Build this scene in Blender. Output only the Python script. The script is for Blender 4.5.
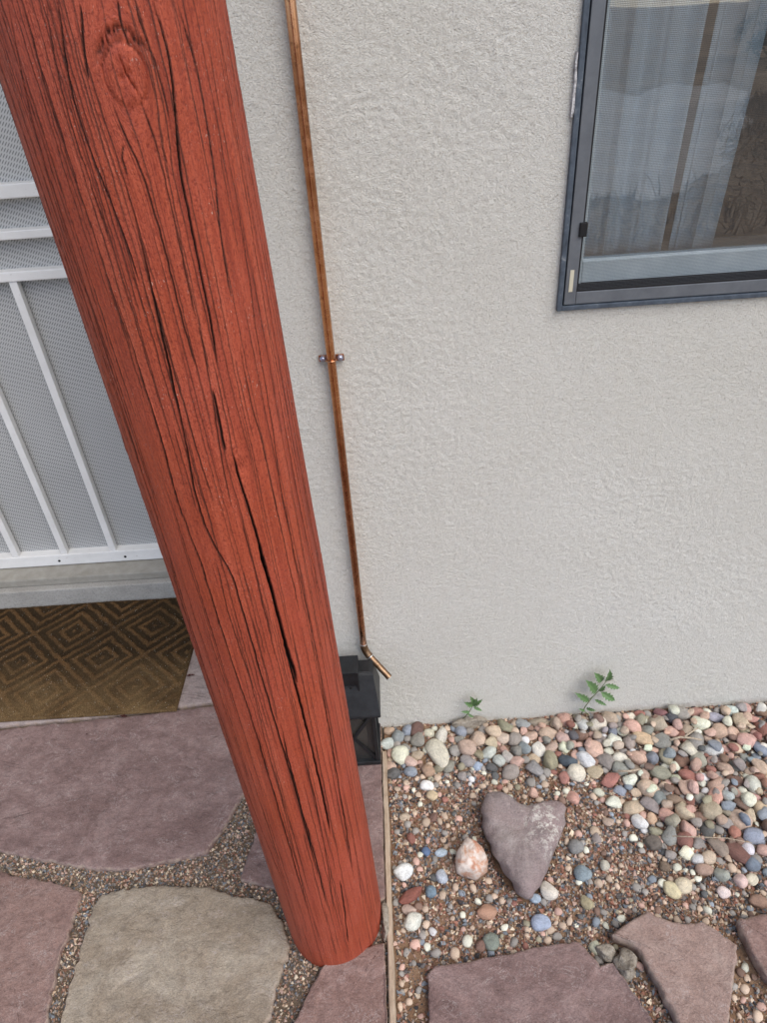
import bpy, bmesh, math, random
import numpy as np
from mathutils import Vector, Matrix

random.seed(7); RNG = np.random.default_rng(7)
S = bpy.context.scene
for o in list(bpy.data.objects): bpy.data.objects.remove(o)
COL = S.collection
R = math.radians

# ------------------------------------------------------------------ camera
EYE, FPX, W0, H0 = 1.5, 680.0, 767.0, 1023.0
VPX, VPY = 455.0 - W0/2, 1465.0 - H0/2                  # where plumb lines meet
PITCH = math.atan2(FPX, math.hypot(VPX, VPY)); ROLL = math.atan2(VPX, VPY); YAW = R(-1.0)
_F = np.array([math.sin(YAW)*math.cos(PITCH), math.cos(YAW)*math.cos(PITCH), -math.sin(PITCH)])
_R = np.array([math.cos(YAW), -math.sin(YAW), 0.0]); _U = np.cross(_R, _F)
_X = math.cos(ROLL)*_R - math.sin(ROLL)*_U; _Y = math.sin(ROLL)*_R + math.cos(ROLL)*_U
cd = bpy.data.cameras.new('camera'); cam = bpy.data.objects.new('camera', cd); COL.objects.link(cam)
cam.matrix_world = Matrix(((_X[0],_Y[0],-_F[0],0),(_X[1],_Y[1],-_F[1],0),(_X[2],_Y[2],-_F[2],EYE),(0,0,0,1)))
cd.sensor_fit = 'HORIZONTAL'; cd.sensor_width = 36.0; cd.lens = 36.0*FPX/W0
cd.clip_start = 0.02; cd.clip_end = 3000
S.camera = cam

# ------------------------------------------------------------------ light: thin bright overcast, soft light over the right shoulder
SUN_EL, SUN_AZ = 52.0, 140.0                             # azimuth from +Y towards +X
wd = bpy.data.worlds.new('World'); S.world = wd; wd.use_nodes = True
nt = wd.node_tree; bgn = nt.nodes['Background']
sky = nt.nodes.new('ShaderNodeTexSky'); sky.sky_type = 'NISHITA'; sky.sun_disc = False
sky.sun_elevation = R(SUN_EL); sky.sun_rotation = R(SUN_AZ)
sky.altitude = 1800; sky.air_density = 1.0; sky.dust_density = 5.0; sky.ozone_density = 1.0
nt.links.new(sky.outputs[0], bgn.inputs[0]); bgn.inputs[1].default_value = 0.10
sl = bpy.data.lights.new('sun', 'SUN'); sl.energy = 1.4; sl.angle = R(55); sl.color = (1.0, 0.95, 0.88)
so = bpy.data.objects.new('sun', sl); COL.objects.link(so)
so.rotation_euler = (R(-(90-SUN_EL)), 0, R(-SUN_AZ)); so.location = (2, 8, 9)
vs = S.view_settings; vs.view_transform = 'Standard'; vs.look = 'None'; vs.gamma = 1.0
vs.exposure = 1.2; vs.use_curve_mapping = False
vs.use_white_balance = True; vs.white_balance_temperature = 6600; vs.white_balance_tint = 10

# ------------------------------------------------------------------ helpers
def ray(x, y): return _F*FPX + _X*(x-W0/2) - _Y*(y-H0/2)
def gp(x, y, z=0.0):                                     # picture point on the level z
    d = ray(x, y); t = (z-EYE)/d[2]; return np.array([t*d[0], t*d[1], z])
def wp(x, y, yy):                                        # picture point on the upright plane y = yy
    d = ray(x, y); t = yy/d[1]; return np.array([t*d[0], yy, EYE+t*d[2]])

def link(o, parent=None):
    COL.objects.link(o)
    if parent is not None: o.parent = parent
    return o
def tag(o, label=None, cat=None, group=None, kind=None):
    if label: o['label'] = label
    if cat: o['category'] = cat
    if group: o['group'] = group
    if kind: o['kind'] = kind
    return o
def empty(name, loc=(0,0,0), parent=None):
    o = bpy.data.objects.new(name, None); o.empty_display_size = 0.05; link(o, parent); o.location = loc; return o
def obj(name, me, m=None, parent=None):
    if isinstance(me, bmesh.types.BMesh):
        b = me; me = bpy.data.meshes.new(name); b.to_mesh(me); b.free()
    if m is not None and not me.materials: me.materials.append(m)
    o = bpy.data.objects.new(name, me); link(o, parent)
    if parent is not None: o.matrix_parent_inverse = Matrix.Translation(-Vector(parent_world(parent)))
    return o
def parent_world(p):
    v = Vector((0,0,0))
    if p.type != 'EMPTY': return v
    while p is not None: v = v+Vector(p.location); p = p.parent
    return v
def mesh_np(name, co, faces, smooth=False, attrs=None):
    """faces: int array (n,3) or (n,4)"""
    me = bpy.data.meshes.new(name); co = np.asarray(co, np.float32).reshape(-1,3); faces = np.asarray(faces, np.int32)
    n, k = faces.shape
    me.vertices.add(len(co)); me.vertices.foreach_set('co', co.ravel())
    me.loops.add(n*k); me.loops.foreach_set('vertex_index', faces.ravel())
    me.polygons.add(n); me.polygons.foreach_set('loop_start', np.arange(0, n*k, k, dtype=np.int32))
    me.polygons.foreach_set('loop_total', np.full(n, k, np.int32))
    me.polygons.foreach_set('use_smooth', np.full(n, smooth, bool))
    for an, (typ, arr) in (attrs or {}).items():
        a = me.attributes.new(an, typ, 'POINT')
        a.data.foreach_set({'FLOAT':'value','FLOAT_VECTOR':'vector','FLOAT_COLOR':'color'}[typ], np.asarray(arr, np.float32).ravel())
    me.update(); me.validate(); return me
def grid_faces(nr, nc, wrap=False, keep=None):
    r = np.arange(nr-1)[:,None]; c = np.arange(nc if wrap else nc-1)[None,:]; c2 = (c+1) % nc
    q = np.stack([r*nc+c, r*nc+c2, (r+1)*nc+c2, (r+1)*nc+c], -1)
    if keep is not None: q = q[keep]
    return q.reshape(-1,4)
_T = np.random.default_rng(99).random((512,512))
def vn(x, y, seed=0):                                     # smooth value noise -1..1
    x = np.asarray(x, float)+seed*17.31; y = np.asarray(y, float)+seed*41.77
    xi = np.floor(x).astype(int); yi = np.floor(y).astype(int); fx = x-xi; fy = y-yi
    fx = fx*fx*(3-2*fx); fy = fy*fy*(3-2*fy)
    a = _T[xi % 512, yi % 512]; b = _T[(xi+1) % 512, yi % 512]; c = _T[xi % 512, (yi+1) % 512]; d = _T[(xi+1) % 512, (yi+1) % 512]
    return ((a*(1-fx)+b*fx)*(1-fy) + (c*(1-fx)+d*fx)*fy)*2-1
def fbm(x, y, seed=0, octv=4):
    s = 0; a = 1.0; t = 0
    for k in range(octv): s = s + a*vn(x*2**k, y*2**k, seed+k*3); t += a; a *= 0.5
    return s/t
def box(bm, x0, x1, y0, y1, z0, z1, bev=0.0):
    m = Matrix.Translation(((x0+x1)/2,(y0+y1)/2,(z0+z1)/2)) @ Matrix.Diagonal((x1-x0, y1-y0, z1-z0, 1))
    r = bmesh.ops.create_cube(bm, size=1, matrix=m)
    if bev:
        es = list({e for v in r['verts'] for e in v.link_edges})
        bmesh.ops.bevel(bm, geom=es, offset=bev, segments=2, affect='EDGES', profile=0.6)
    return bm
def boxo(name, ext, m, parent=None, bev=0.0):
    return obj(name, box(bmesh.new(), *ext, bev=bev), m, parent)
def tube(bm, pts, rad, seg=20, cap=True):
    pts = [Vector(p) for p in pts]; rings = []
    rads = rad if hasattr(rad, '__len__') else [rad]*len(pts)
    ref = None
    for i, p in enumerate(pts):
        d = (pts[min(i+1, len(pts)-1)]-pts[max(i-1, 0)]).normalized()
        if ref is None: ref = d.orthogonal().normalized()
        ref = (ref - d*ref.dot(d)).normalized(); b = d.cross(ref)
        rings.append([bm.verts.new(p+(ref*math.cos(2*math.pi*k/seg)+b*math.sin(2*math.pi*k/seg))*rads[i]) for k in range(seg)])
    for a, b in zip(rings, rings[1:]):
        for k in range(seg):
            f = bm.faces.new((a[k], a[(k+1)%seg], b[(k+1)%seg], b[k])); f.smooth = True
    if cap: bm.faces.new(rings[0][::-1]); bm.faces.new(rings[-1])
    return bm
def poly_in(px, py, poly):
    px = np.asarray(px); py = np.asarray(py); ins = np.zeros(px.shape, bool); n = len(poly)
    for i in range(n):
        x1, y1 = poly[i][:2]; x2, y2 = poly[(i+1) % n][:2]
        c = ((y1 > py) != (y2 > py)) & (px < (x2-x1)*(py-y1)/(y2-y1+1e-12)+x1); ins ^= c
    return ins
def resample(poly, step):
    out = []
    for i in range(len(poly)):
        a = np.array(poly[i][:2]); b = np.array(poly[(i+1) % len(poly)][:2]); n = max(1, int(np.linalg.norm(b-a)/step))
        for k in range(n): out.append(a+(b-a)*k/n)
    return np.array(out)
def smooth_poly(p, it=2):
    for _ in range(it): p = 0.5*p+0.25*(np.roll(p,1,0)+np.roll(p,-1,0))
    return p

# ------------------------------------------------------------------ material helper
class NM:
    def __init__(s, name, rough=0.8, spec=0.3, color=(.5,.5,.5)):
        s.m = bpy.data.materials.new(name); s.m.use_nodes = True; s.t = s.m.node_tree
        s.b = s.t.nodes['Principled BSDF']; s.out = s.t.nodes['Material Output']
        s.b.inputs['Roughness'].default_value = rough; s.b.inputs['Specular IOR Level'].default_value = spec
        s.b.inputs['Base Color'].default_value = (*color, 1)
    def n(s, typ, **kw):
        x = s.t.nodes.new('ShaderNode'+typ)
        for k, v in kw.items():
            if k.startswith('i_'): x.inputs[k[2:].replace('_',' ')].default_value = v
            else: setattr(x, k, v)
        return x
    def l(s, a, b): s.t.links.new(a, b)
    def coord(s, scale=(1,1,1), out='Object'):
        tc = s.n('TexCoord'); mp = s.n('Mapping'); s.l(tc.outputs[out], mp.inputs[0]); mp.inputs['Scale'].default_value = scale; return mp.outputs[0]
    def attr(s, name, out='Vector'):
        a = s.n('Attribute', attribute_name=name); return a.outputs[out]
    def noise(s, vec, scale, detail=4, rough=0.55, dist=0.0):
        x = s.n('TexNoise'); x.inputs['Scale'].default_value = scale; x.inputs['Detail'].default_value = detail
        x.inputs['Roughness'].default_value = rough; x.inputs['Distortion'].default_value = dist
        if vec is not None: s.l(vec, x.inputs['Vector'])
        return x.outputs['Fac']
    def ramp(s, fac, stops, interp='LINEAR'):
        x = s.n('ValToRGB'); e = x.color_ramp.elements; x.color_ramp.interpolation = interp
        while len(e) < len(stops): e.new(0.5)
        for k, (p, c) in enumerate(stops):
            e[k].position = p; e[k].color = (*c, 1) if hasattr(c, '__len__') else (c, c, c, 1)
        s.l(fac, x.inputs[0]); return x.outputs[0]
    def mix(s, fac, a, b, blend='MIX'):
        x = s.n('Mix', data_type='RGBA', blend_type=blend)
        for v, i in ((fac, 0), (a, 6), (b, 7)):
            if hasattr(v, 'is_linked'): s.l(v, x.inputs[i])
            else: x.inputs[i].default_value = v if i == 0 else (*v, 1)
        return x.outputs[2]
    def math(s, op, a, b=0.0):
        x = s.n('Math', operation=op)
        for v, i in ((a, 0), (b, 1)):
            if hasattr(v, 'is_linked'): s.l(v, x.inputs[i])
            else: x.inputs[i].default_value = v
        return x.outputs[0]
    def bump(s, h, dist, strength=1.0):
        x = s.n('Bump'); x.inputs['Distance'].default_value = dist; x.inputs['Strength'].default_value = strength
        if s.b.inputs['Normal'].is_linked: s.l(s.b.inputs['Normal'].links[0].from_socket, x.inputs['Normal'])
        s.l(h, x.inputs['Height']); s.l(x.outputs[0], s.b.inputs['Normal'])
    def color(s, c): s.l(c, s.b.inputs['Base Color'])
    def rough(s, r): s.l(r, s.b.inputs['Roughness'])
def lin(r, g, b):
    f = lambda c: (c/255/12.92 if c/255 <= .04045 else ((c/255+.055)/1.055)**2.4)
    return (f(r), f(g), f(b))

M = {}
def make_mats():
    # stucco
    a = NM('stucco', 0.92, 0.15); v = a.coord()
    c1 = a.ramp(a.noise(v, 1.6, 4), [(.3, (.735,.718,.648)), (.7, (.795,.785,.730))])
    c2 = a.ramp(a.noise(v, 380, 4, .75), [(.30, (.62,.60,.56)), (.48, (1,1,1))])
    c = a.mix(.75, c1, c2, 'MULTIPLY')
    pits = a.ramp(a.noise(v, 300, 3, .7), [(.30, (.40,.37,.31)), (.40, (1,1,1))])
    a.color(a.mix(.6, c, pits, 'MULTIPLY'))
    a.bump(a.noise(v, 440, 4, .75, .3), 0.0048, 1.0); a.bump(a.noise(v, 190, 3, .6, .8), 0.0022, .8); M['stucco'] = a.m
    # plain interior plaster
    a = NM('plaster', 0.9, .1); v = a.coord(); a.color(a.ramp(a.noise(v, 3), [(.3, (.30,.28,.25)), (.7, (.36,.34,.31))])); M['plaster'] = a.m
    # painted log
    a = NM('red_stained_log', 0.62, 0.32); g = a.attr('grain')
    mp = a.n('Mapping'); a.l(g, mp.inputs[0]); mp.inputs['Scale'].default_value = (520, 6, 1); fine = a.noise(mp.outputs[0], 1.0, 5, .65)
    mp2 = a.n('Mapping'); a.l(g, mp2.inputs[0]); mp2.inputs['Scale'].default_value = (90, 2.5, 1); med = a.noise(mp2.outputs[0], 1.0, 4, .6)
    v = a.coord(); blot = a.noise(v, 9, 4, .6); fuzz = a.noise(v, 420, 4, .7)
    base = a.ramp(med, [(.30, (.235,.037,.015)), (.5, (.365,.067,.028)), (.70, (.430,.094,.046))])
    base = a.mix(a.ramp(blot, [(.35, 0.0), (.75, .55)]), base, (.42,.088,.058))
    base = a.mix(a.ramp(fine, [(.28, .8), (.44, 0.0)]), base, (.10,.012,.008))
    mp3 = a.n('Mapping'); a.l(g, mp3.inputs[0]); mp3.inputs['Scale'].default_value = (900, 150, 1); dash = a.noise(mp3.outputs[0], 1.0, 3, .6)
    base = a.mix(a.ramp(dash, [(.34, .65), (.46, 0.0)]), base, (.16,.022,.012))
    base = a.mix(a.ramp(fuzz, [(.36, .65), (.5, 0.0)]), base, (.17,.022,.012))
    mp4 = a.n('Mapping'); a.l(g, mp4.inputs[0]); mp4.inputs['Scale'].default_value = (700, 260, 1); fl = a.noise(mp4.outputs[0], 1.0, 4, .7, .6)
    chip = a.math('MULTIPLY', a.ramp(fl, [(.64, 0.0), (.67, .85)]), a.ramp(a.noise(v, 16, 4, .7), [(.46, 0.0), (.60, 1.0)]))
    base = a.mix(chip, base, (.60,.44,.37))
    hw = a.attr('crack_shade', 'Fac'); base = a.mix(hw, base, (.016,.007,.005))  # bare wood in the cracks, painted near-black to put their shade in the colour
    a.color(base)
    a.rough(a.ramp(fuzz, [(.3, .5), (.7, .75)]))
    a.bump(fine, 0.0020, .8); a.bump(dash, 0.0010, .7); a.bump(fuzz, 0.0011, .6); M['log'] = a.m
    # copper
    a = NM('copper', 0.34, 0.5); a.b.inputs['Metallic'].default_value = 1.0; v = a.coord((40, 40, 40))
    c = a.ramp(a.noise(a.coord((5, 5, 5)), 1, 5, .6), [(.36, (.30,.130,.068)), (.50, (.50,.245,.135)), (.64, (.66,.36,.21))])
    c = a.mix(a.ramp(a.noise(v, 3, 5, .7), [(.30, .75), (.42, 0.0)]), c, (.12,.050,.028))
    a.color(c); a.rough(a.ramp(a.noise(v, 2, 3), [(.3, .16), (.7, .34)])); M['copper'] = a.m
    a = NM('dull_brass', 0.45, .5); a.b.inputs['Metallic'].default_value = 1.0; v = a.coord((120,120,120))
    a.color(a.ramp(a.noise(v, 1, 4), [(.3, (.17,.10,.055)), (.7, (.36,.24,.15))])); M['brass'] = a.m
    a = NM('solder', 0.35, .5, (.62,.60,.57)); a.b.inputs['Metallic'].default_value = 1.0; M['solder'] = a.m
    a = NM('zinc_screw', 0.35, .5, (.40,.43,.55)); a.b.inputs['Metallic'].default_value = .9; M['zinc'] = a.m
    # black lantern metal
    a = NM('black_metal', 0.48, .45); v = a.coord(); a.color(a.ramp(a.noise(v, 40, 5, .7), [(.35, (.005,.006,.007)), (.75, (.018,.020,.023))]))
    a.bump(a.noise(v, 500, 2), .0006, .5); M['black'] = a.m
    a = NM('slot_dark', .8, .2, (.006,.006,.006)); M['dark'] = a.m
    a = NM('lantern_glass', .12, .5, (.05,.048,.045)); a.b.inputs['Alpha'].default_value = .55; M['lglass'] = a.m
    a = NM('candle', .5, .4, (.55,.48,.38)); M['candle'] = a.m
    # window metals
    a = NM('grey_aluminium', 0.42, .45); v = a.coord(); a.color(a.ramp(a.noise(v, 22, 5, .7), [(.3, (.085,.094,.106)), (.7, (.125,.136,.150))]))
    a.rough(a.ramp(a.noise(v, 120, 3), [(.3,.35),(.7,.55)])); M['alu'] = a.m
    a = NM('blue_grey_flange', 0.5, .4); v = a.coord(); a.color(a.ramp(a.noise(v, 60, 5, .75), [(.30, (.030,.040,.055)), (.62, (.07,.09,.115)), (.78, (.30,.30,.30))])); M['flange'] = a.m
    a = NM('black_rubber', .7, .3, (.008,.008,.009)); M['rubber'] = a.m
    a = NM('white_vinyl', .4, .4); v = a.coord(); a.color(a.ramp(a.noise(v, 18, 4), [(.3, (.52,.55,.57)), (.7, (.64,.66,.67))])); M['vinyl'] = a.m
    a = NM('sash_paint', .4, .4); v = a.coord(); a.color(a.ramp(a.noise(v, 18, 4), [(.3, (.26,.31,.33)), (.7, (.34,.39,.41))])); M['sash'] = a.m
    a = NM('masking_tape', .8, .2, (.50,.47,.36)); M['tape'] = a.m
    a = NM('caulk', .7, .3); v = a.coord(); a.color(a.ramp(a.noise(v, 160, 4, .7), [(.35, (.16,.15,.15)), (.6, (.62,.62,.62))])); M['caulk'] = a.m
    # glass pane
    a = NM('window_glass'); t = a.t; t.nodes.remove(a.b)
    tr = a.n('BsdfTransparent'); tr.inputs[0].default_value = (.95,.985,.99,1); gl = a.n('BsdfGlossy'); gl.inputs['Roughness'].default_value = 0.0; gl.inputs[0].default_value = (1,1,1,1)
    nz = a.noise(a.coord(), 5, 2); bp = a.n('Bump'); bp.inputs['Distance'].default_value = .0012; a.l(nz, bp.inputs['Height']); a.l(bp.outputs[0], gl.inputs['Normal'])
    fr = a.n('Fresnel'); fr.inputs['IOR'].default_value = 1.52; k = a.math('ADD', a.math('MULTIPLY', fr.outputs[0], 1.5), .19)
    mx = a.n('MixShader'); a.l(k, mx.inputs[0]); a.l(tr.outputs[0], mx.inputs[1]); a.l(gl.outputs[0], mx.inputs[2]); a.l(mx.outputs[0], a.out.inputs[0]); M['glass'] = a.m
    # insect screen: woven wires, about 1.6 mm apart
    a = NM('insect_screen', .6, .3, (.075,.080,.088)); v = a.coord()
    w1 = a.n('TexWave', wave_type='BANDS', bands_direction='X'); w2 = a.n('TexWave', wave_type='BANDS', bands_direction='Z')
    for w in (w1, w2): w.inputs['Scale'].default_value = 6.2832/(.0023*20); a.l(v, w.inputs['Vector'])
    wires = a.math('MAXIMUM', a.math('GREATER_THAN', w1.outputs['Fac'], .985), a.math('GREATER_THAN', w2.outputs['Fac'], .945))
    tr = a.n('BsdfTransparent'); mx = a.n('MixShader'); a.l(wires, mx.inputs[0]); a.l(tr.outputs[0], mx.inputs[1]); a.l(a.b.outputs[0], mx.inputs[2]); a.l(mx.outputs[0], a.out.inputs[0]); M['screen'] = a.m
    # curtain
    a = NM('curtain_cloth', .9, .1); v = a.coord(); a.color(a.ramp(a.noise(v, 700, 2), [(.3, (.74,.86,.93)), (.7, (.80,.91,.97))]))
    tl = a.n('BsdfTranslucent'); tl.inputs[0].default_value = (.7,.72,.73,1); mx = a.n('MixShader'); mx.inputs[0].default_value = .1
    a.l(a.b.outputs[0], mx.inputs[1]); a.l(tl.outputs[0], mx.inputs[2]); a.l(mx.outputs[0], a.out.inputs[0]); M['curtain'] = a.m
    # door
    a = NM('white_enamel', .38, .45); v = a.coord(); c = a.ramp(a.noise(v, 9, 5, .7), [(.3, (.66,.66,.645)), (.7, (.76,.76,.75))])
    sp = a.ramp(a.noise(v, 150, 3, .7), [(.26, (.35,.31,.27)), (.34, (1,1,1))]); a.color(a.mix(.6, c, sp, 'MULTIPLY')); M['white'] = a.m
    a = NM('perforated_grey_sheet', .55, .3); v = a.coord()
    mpx = a.n('Mapping'); a.l(v, mpx.inputs[0]); mpx.inputs['Rotation'].default_value = (0, R(38), 0)
    w1 = a.n('TexWave', wave_type='BANDS', bands_direction='Z'); w1.inputs['Scale'].default_value = 6.2832/(.0052*20); a.l(mpx.outputs[0], w1.inputs['Vector'])
    mpy = a.n('Mapping'); a.l(v, mpy.inputs[0]); mpy.inputs['Rotation'].default_value = (0, R(-30), 0)
    w2 = a.n('TexWave', wave_type='BANDS', bands_direction='X'); w2.inputs['Scale'].default_value = 6.2832/(.0060*20); a.l(mpy.outputs[0], w2.inputs['Vector'])
    hole = a.math('MULTIPLY', w1.outputs['Fac'], w2.outputs['Fac'])
    c = a.ramp(hole, [(.28, (.46,.465,.46)), (.50, (.185,.19,.19))]); big = a.ramp(a.noise(v, 3, 4), [(.3, (.88,.88,.88)), (.7, (1,1,1))])
    a.color(a.mix(1.0, c, big, 'MULTIPLY')); M['perf'] = a.m
    a = NM('threshold_concrete', .85, .2); v = a.coord(); c = a.ramp(a.noise(v, 7, 6, .7), [(.3, (.27,.26,.24)), (.7, (.37,.36,.34))])
    sp = a.ramp(a.noise(v, 210, 3, .7), [(.3, (.6,.6,.6)), (.45, (1,1,1)), (.72, (1.25,1.25,1.22))]); a.color(a.mix(.7, c, sp, 'MULTIPLY')); a.bump(a.noise(v, 190, 4), .002, .6); M['thresh'] = a.m
    a = NM('aluminium_sill', .5, .4); v = a.coord(); a.color(a.ramp(a.noise(v, 30, 5, .7), [(.3, (.25,.235,.20)), (.7, (.34,.325,.29))])); M['sill'] = a.m
    # mat
    a = NM('coir_mat', .95, .1); h = a.attr('rib', 'Fac'); v = a.coord(); nz = a.noise(v, 420, 4, .75); wear = a.noise(v, 9, 4)
    fib = a.ramp(nz, [(.3, (.030,.015,.007)), (.5, (.100,.052,.021)), (.72, (.27,.165,.078))]); low = a.ramp(nz, [(.35, (.006,.005,.004)), (.7, (.05,.032,.016))])
    c = a.mix(h, low, fib)
    dust = a.attr('wear', 'Fac'); c = a.mix(a.math('MULTIPLY', dust, a.ramp(wear, [(.35, .3), (.65, .95)])), c, a.ramp(nz, [(.3, (.085,.050,.022)), (.52, (.21,.135,.062)), (.72, (.42,.31,.17))]))
    lint = a.n('TexVoronoi'); lint.inputs['Scale'].default_value = 170; a.l(v, lint.inputs['Vector'])
    lf = a.math('MULTIPLY', a.ramp(lint.outputs['Distance'], [(.08, 1.0), (.16, 0.0)]), a.ramp(a.noise(v, 45, 3), [(.52, 0.0), (.58, 1.0)]))
    a.color(a.mix(lf, c, (.62,.58,.50))); a.bump(nz, .004, 1.0); M['mat'] = a.m
    # flagstones
    def flag(name, ca, cb, cc, seed):
        a = NM(name, .78, .28); v = a.coord(); mp = a.n('Mapping'); a.l(v, mp.inputs[0]); mp.inputs['Location'].default_value = (seed*3.1, seed*1.7, 0)
        mp.inputs['Rotation'].default_value = (0, 0, seed*.9); mp.inputs['Scale'].default_value = (1, 1.5, 1); w = mp.outputs[0]
        c = a.ramp(a.noise(w, 7, 9, .74, .8), [(.30, ca), (.5, cb), (.70, cc)])
        cl = a.ramp(a.noise(w, 42, 8, .8, .9), [(.34, (.58,.56,.56)), (.50, (1,1,1)), (.66, (1.28,1.26,1.24))]); c = a.mix(.75, c, cl, 'MULTIPLY')
        sp = a.ramp(a.noise(v, 360, 4, .85), [(.32, (.55,.53,.53)), (.47, (1,1,1)), (.64, (1.3,1.3,1.3))]); c = a.mix(.8, c, sp, 'MULTIPLY')
        scr = a.ramp(a.noise(w, 55, 8, .85, 3.0), [(.575, 0.0), (.64, .55)]); c = a.mix(scr, c, (.47,.40,.375)); pit = a.ramp(a.noise(v, 75, 4, .7), [(.27, .8), (.31, 0.0)]); c = a.mix(pit, c, (.10,.075,.065))
        ln = a.ramp(a.noise(w, 11, 9, .62, 5.0), [(.485, 0.0), (.5, .65), (.515, 0.0)]); c = a.mix(a.math('MULTIPLY', ln, a.ramp(a.noise(v, 23, 4), [(.50, 0.0), (.60, 1.0)])), c, (.47,.41,.385))
        c = a.mix(a.math('MULTIPLY', a.attr('rim', 'Fac'), a.ramp(a.noise(v, 60, 4), [(.40, .0), (.62, .9)])), c, (.36,.28,.225))
        a.color(c); a.bump(a.noise(w, 26, 8, .7, .6), .007, .8); a.bump(a.noise(v, 260, 4, .75), .0020, .9)
        a.rough(a.ramp(a.noise(w, 20, 3), [(.3, .62), (.7, .9)])); return a.m
    M['flag_purple'] = flag('purple_flagstone', (.130,.082,.074), (.193,.128,.117), (.265,.190,.175), 1)
    M['flag_rose'] = flag('rose_flagstone', (.155,.093,.078), (.222,.141,.120), (.29,.200,.174), 2)
    M['flag_tan'] = flag('tan_flagstone', (.175,.135,.095), (.262,.215,.162), (.345,.300,.238), 3)
    M['flag_pale'] = flag('pale_flagstone', (.24,.185,.172), (.30,.245,.228), (.36,.31,.29), 4)
    M['flag_pink'] = flag('pink_sandstone', (.205,.135,.110), (.282,.197,.167), (.345,.262,.225), 5)
    # ground
    a = NM('sandy_dirt', .95, .1); v = a.coord(); c = a.ramp(a.noise(v, 12, 6, .7), [(.3, (.20,.125,.078)), (.5, (.28,.18,.115)), (.75, (.36,.25,.17))])
    sp = a.ramp(a.noise(v, 300, 4, .8), [(.28, (.42,.40,.40)), (.45, (.9,.88,.86)), (.62, (1.1,1.05,1.0)), (.8, (1.5,1.45,1.4))]); a.color(a.mix(.85, c, sp, 'MULTIPLY'))
    a.bump(a.noise(v, 280, 5, .75), .006, 1.0); M['dirt'] = a.m
    a = NM('joint_sand', .95, .1); v = a.coord(); c = a.ramp(a.noise(v, 9, 6, .7), [(.3, (.125,.090,.064)), (.5, (.19,.145,.105)), (.75, (.28,.22,.16))])
    sp = a.ramp(a.noise(v, 330, 4, .8), [(.28, (.35,.35,.36)), (.45, (.9,.9,.9)), (.62, (1.1,1.08,1.05)), (.8, (1.6,1.6,1.6))]); a.color(a.mix(.9, c, sp, 'MULTIPLY')); a.bump(a.noise(v, 300, 5, .75), .006, 1.0); M['joint'] = a.m
    a = NM('gravel_grains', .75, .3); col = a.attr('tint', 'Color'); v = a.coord(); sp = a.ramp(a.noise(v, 420, 3, .7), [(.3, (.7,.7,.7)), (.7, (1.2,1.2,1.2))])
    a.color(a.mix(.6, col, sp, 'MULTIPLY')); M['grain'] = a.m
    a = NM('river_pebble', .62, .32); oi = a.n('ObjectInfo'); v = a.coord(); mp = a.n('Mapping'); a.l(v, mp.inputs[0])
    cmb = a.n('CombineXYZ'); a.l(a.math('MULTIPLY', oi.outputs['Random'], 40.0), cmb.inputs[0]); a.l(a.math('MULTIPLY', oi.outputs['Random'], 17.0), cmb.inputs[1]); a.l(cmb.outputs[0], mp.inputs['Location'])
    w = mp.outputs[0]
    c = a.mix(.75, oi.outputs['Color'], a.ramp(a.noise(w, 1.6, 5, .7, .5), [(.30, (.62,.60,.58)), (.5, (1,1,1)), (.70, (1.35,1.3,1.25))]), 'MULTIPLY')
    c = a.mix(.7, c, a.ramp(a.noise(w, 9, 5, .85), [(.32, (.55,.54,.54)), (.5, (1,1,1)), (.66, (1.35,1.35,1.35))]), 'MULTIPLY')
    a.color(c); a.bump(a.noise(w, 5, 6, .75), .05, .4); M['pebble'] = a.m
    a = NM('heart_rock', .85, .25); v = a.coord(); c = a.ramp(a.noise(v, 16, 6, .7), [(.28, (.20,.155,.155)), (.5, (.30,.25,.24)), (.75, (.40,.36,.34))])
    purple = a.ramp(a.noise(v, 8, 3), [(.45, 0.0), (.65, .6)]); c = a.mix(purple, c, (.24,.155,.155))
    lich = a.math('MULTIPLY', a.ramp(a.noise(v, 60, 5, .8), [(.50, 0.0), (.58, 1.0)]), a.attr('lichen', 'Fac')); c = a.mix(lich, c, (.60,.57,.52))
    sp = a.ramp(a.noise(v, 330, 3, .8), [(.28, (.5,.48,.48)), (.45, (1,1,1)), (.7, (1.35,1.33,1.3))]); a.color(a.mix(.8, c, sp, 'MULTIPLY'))
    a.bump(a.noise(v, 55, 5, .7), .006, .7); a.bump(a.noise(v, 240, 5, .75), .0045, 1.0); M['heart'] = a.m
    a = NM('quartz_rock', .5, .4); v = a.coord(); c = a.ramp(a.noise(v, 26, 5, .7, .7), [(.30, (.42,.13,.07)), (.42, (.50,.30,.21)), (.52, (.58,.50,.44)), (.75, (.68,.64,.59))])
    a.color(c); a.bump(a.noise(v, 70, 5, .7), .006, .7); M['quartz'] = a.m
    a = NM('crumbly_concrete', .95, .1); v = a.coord(); a.color(a.ramp(a.noise(v, 120, 5, .8), [(.3, (.16,.13,.10)), (.5, (.33,.29,.235)), (.75, (.46,.41,.345))])); a.bump(a.noise(v, 120, 5, .7), .008, 1.0); M['crumb'] = a.m
    a = NM('weathered_edging', .9, .15); v = a.coord((40, 5, 40)); a.color(a.ramp(a.noise(v, 2, 6, .75), [(.3, (.24,.17,.115)), (.5, (.40,.31,.225)), (.75, (.50,.42,.33))])); a.bump(a.noise(v, 6, 4), .003, .8); M['edging'] = a.m
    # plants
    a = NM('weed_leaf', .55, .3); v = a.coord(); a.color(a.ramp(a.noise(v, 120, 4), [(.3, (.060,.125,.042)), (.7, (.125,.215,.085))])); M['leaf'] = a.m
    a = NM('weed_stem', .6, .3, (.16,.19,.09)); M['stem'] = a.m
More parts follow.
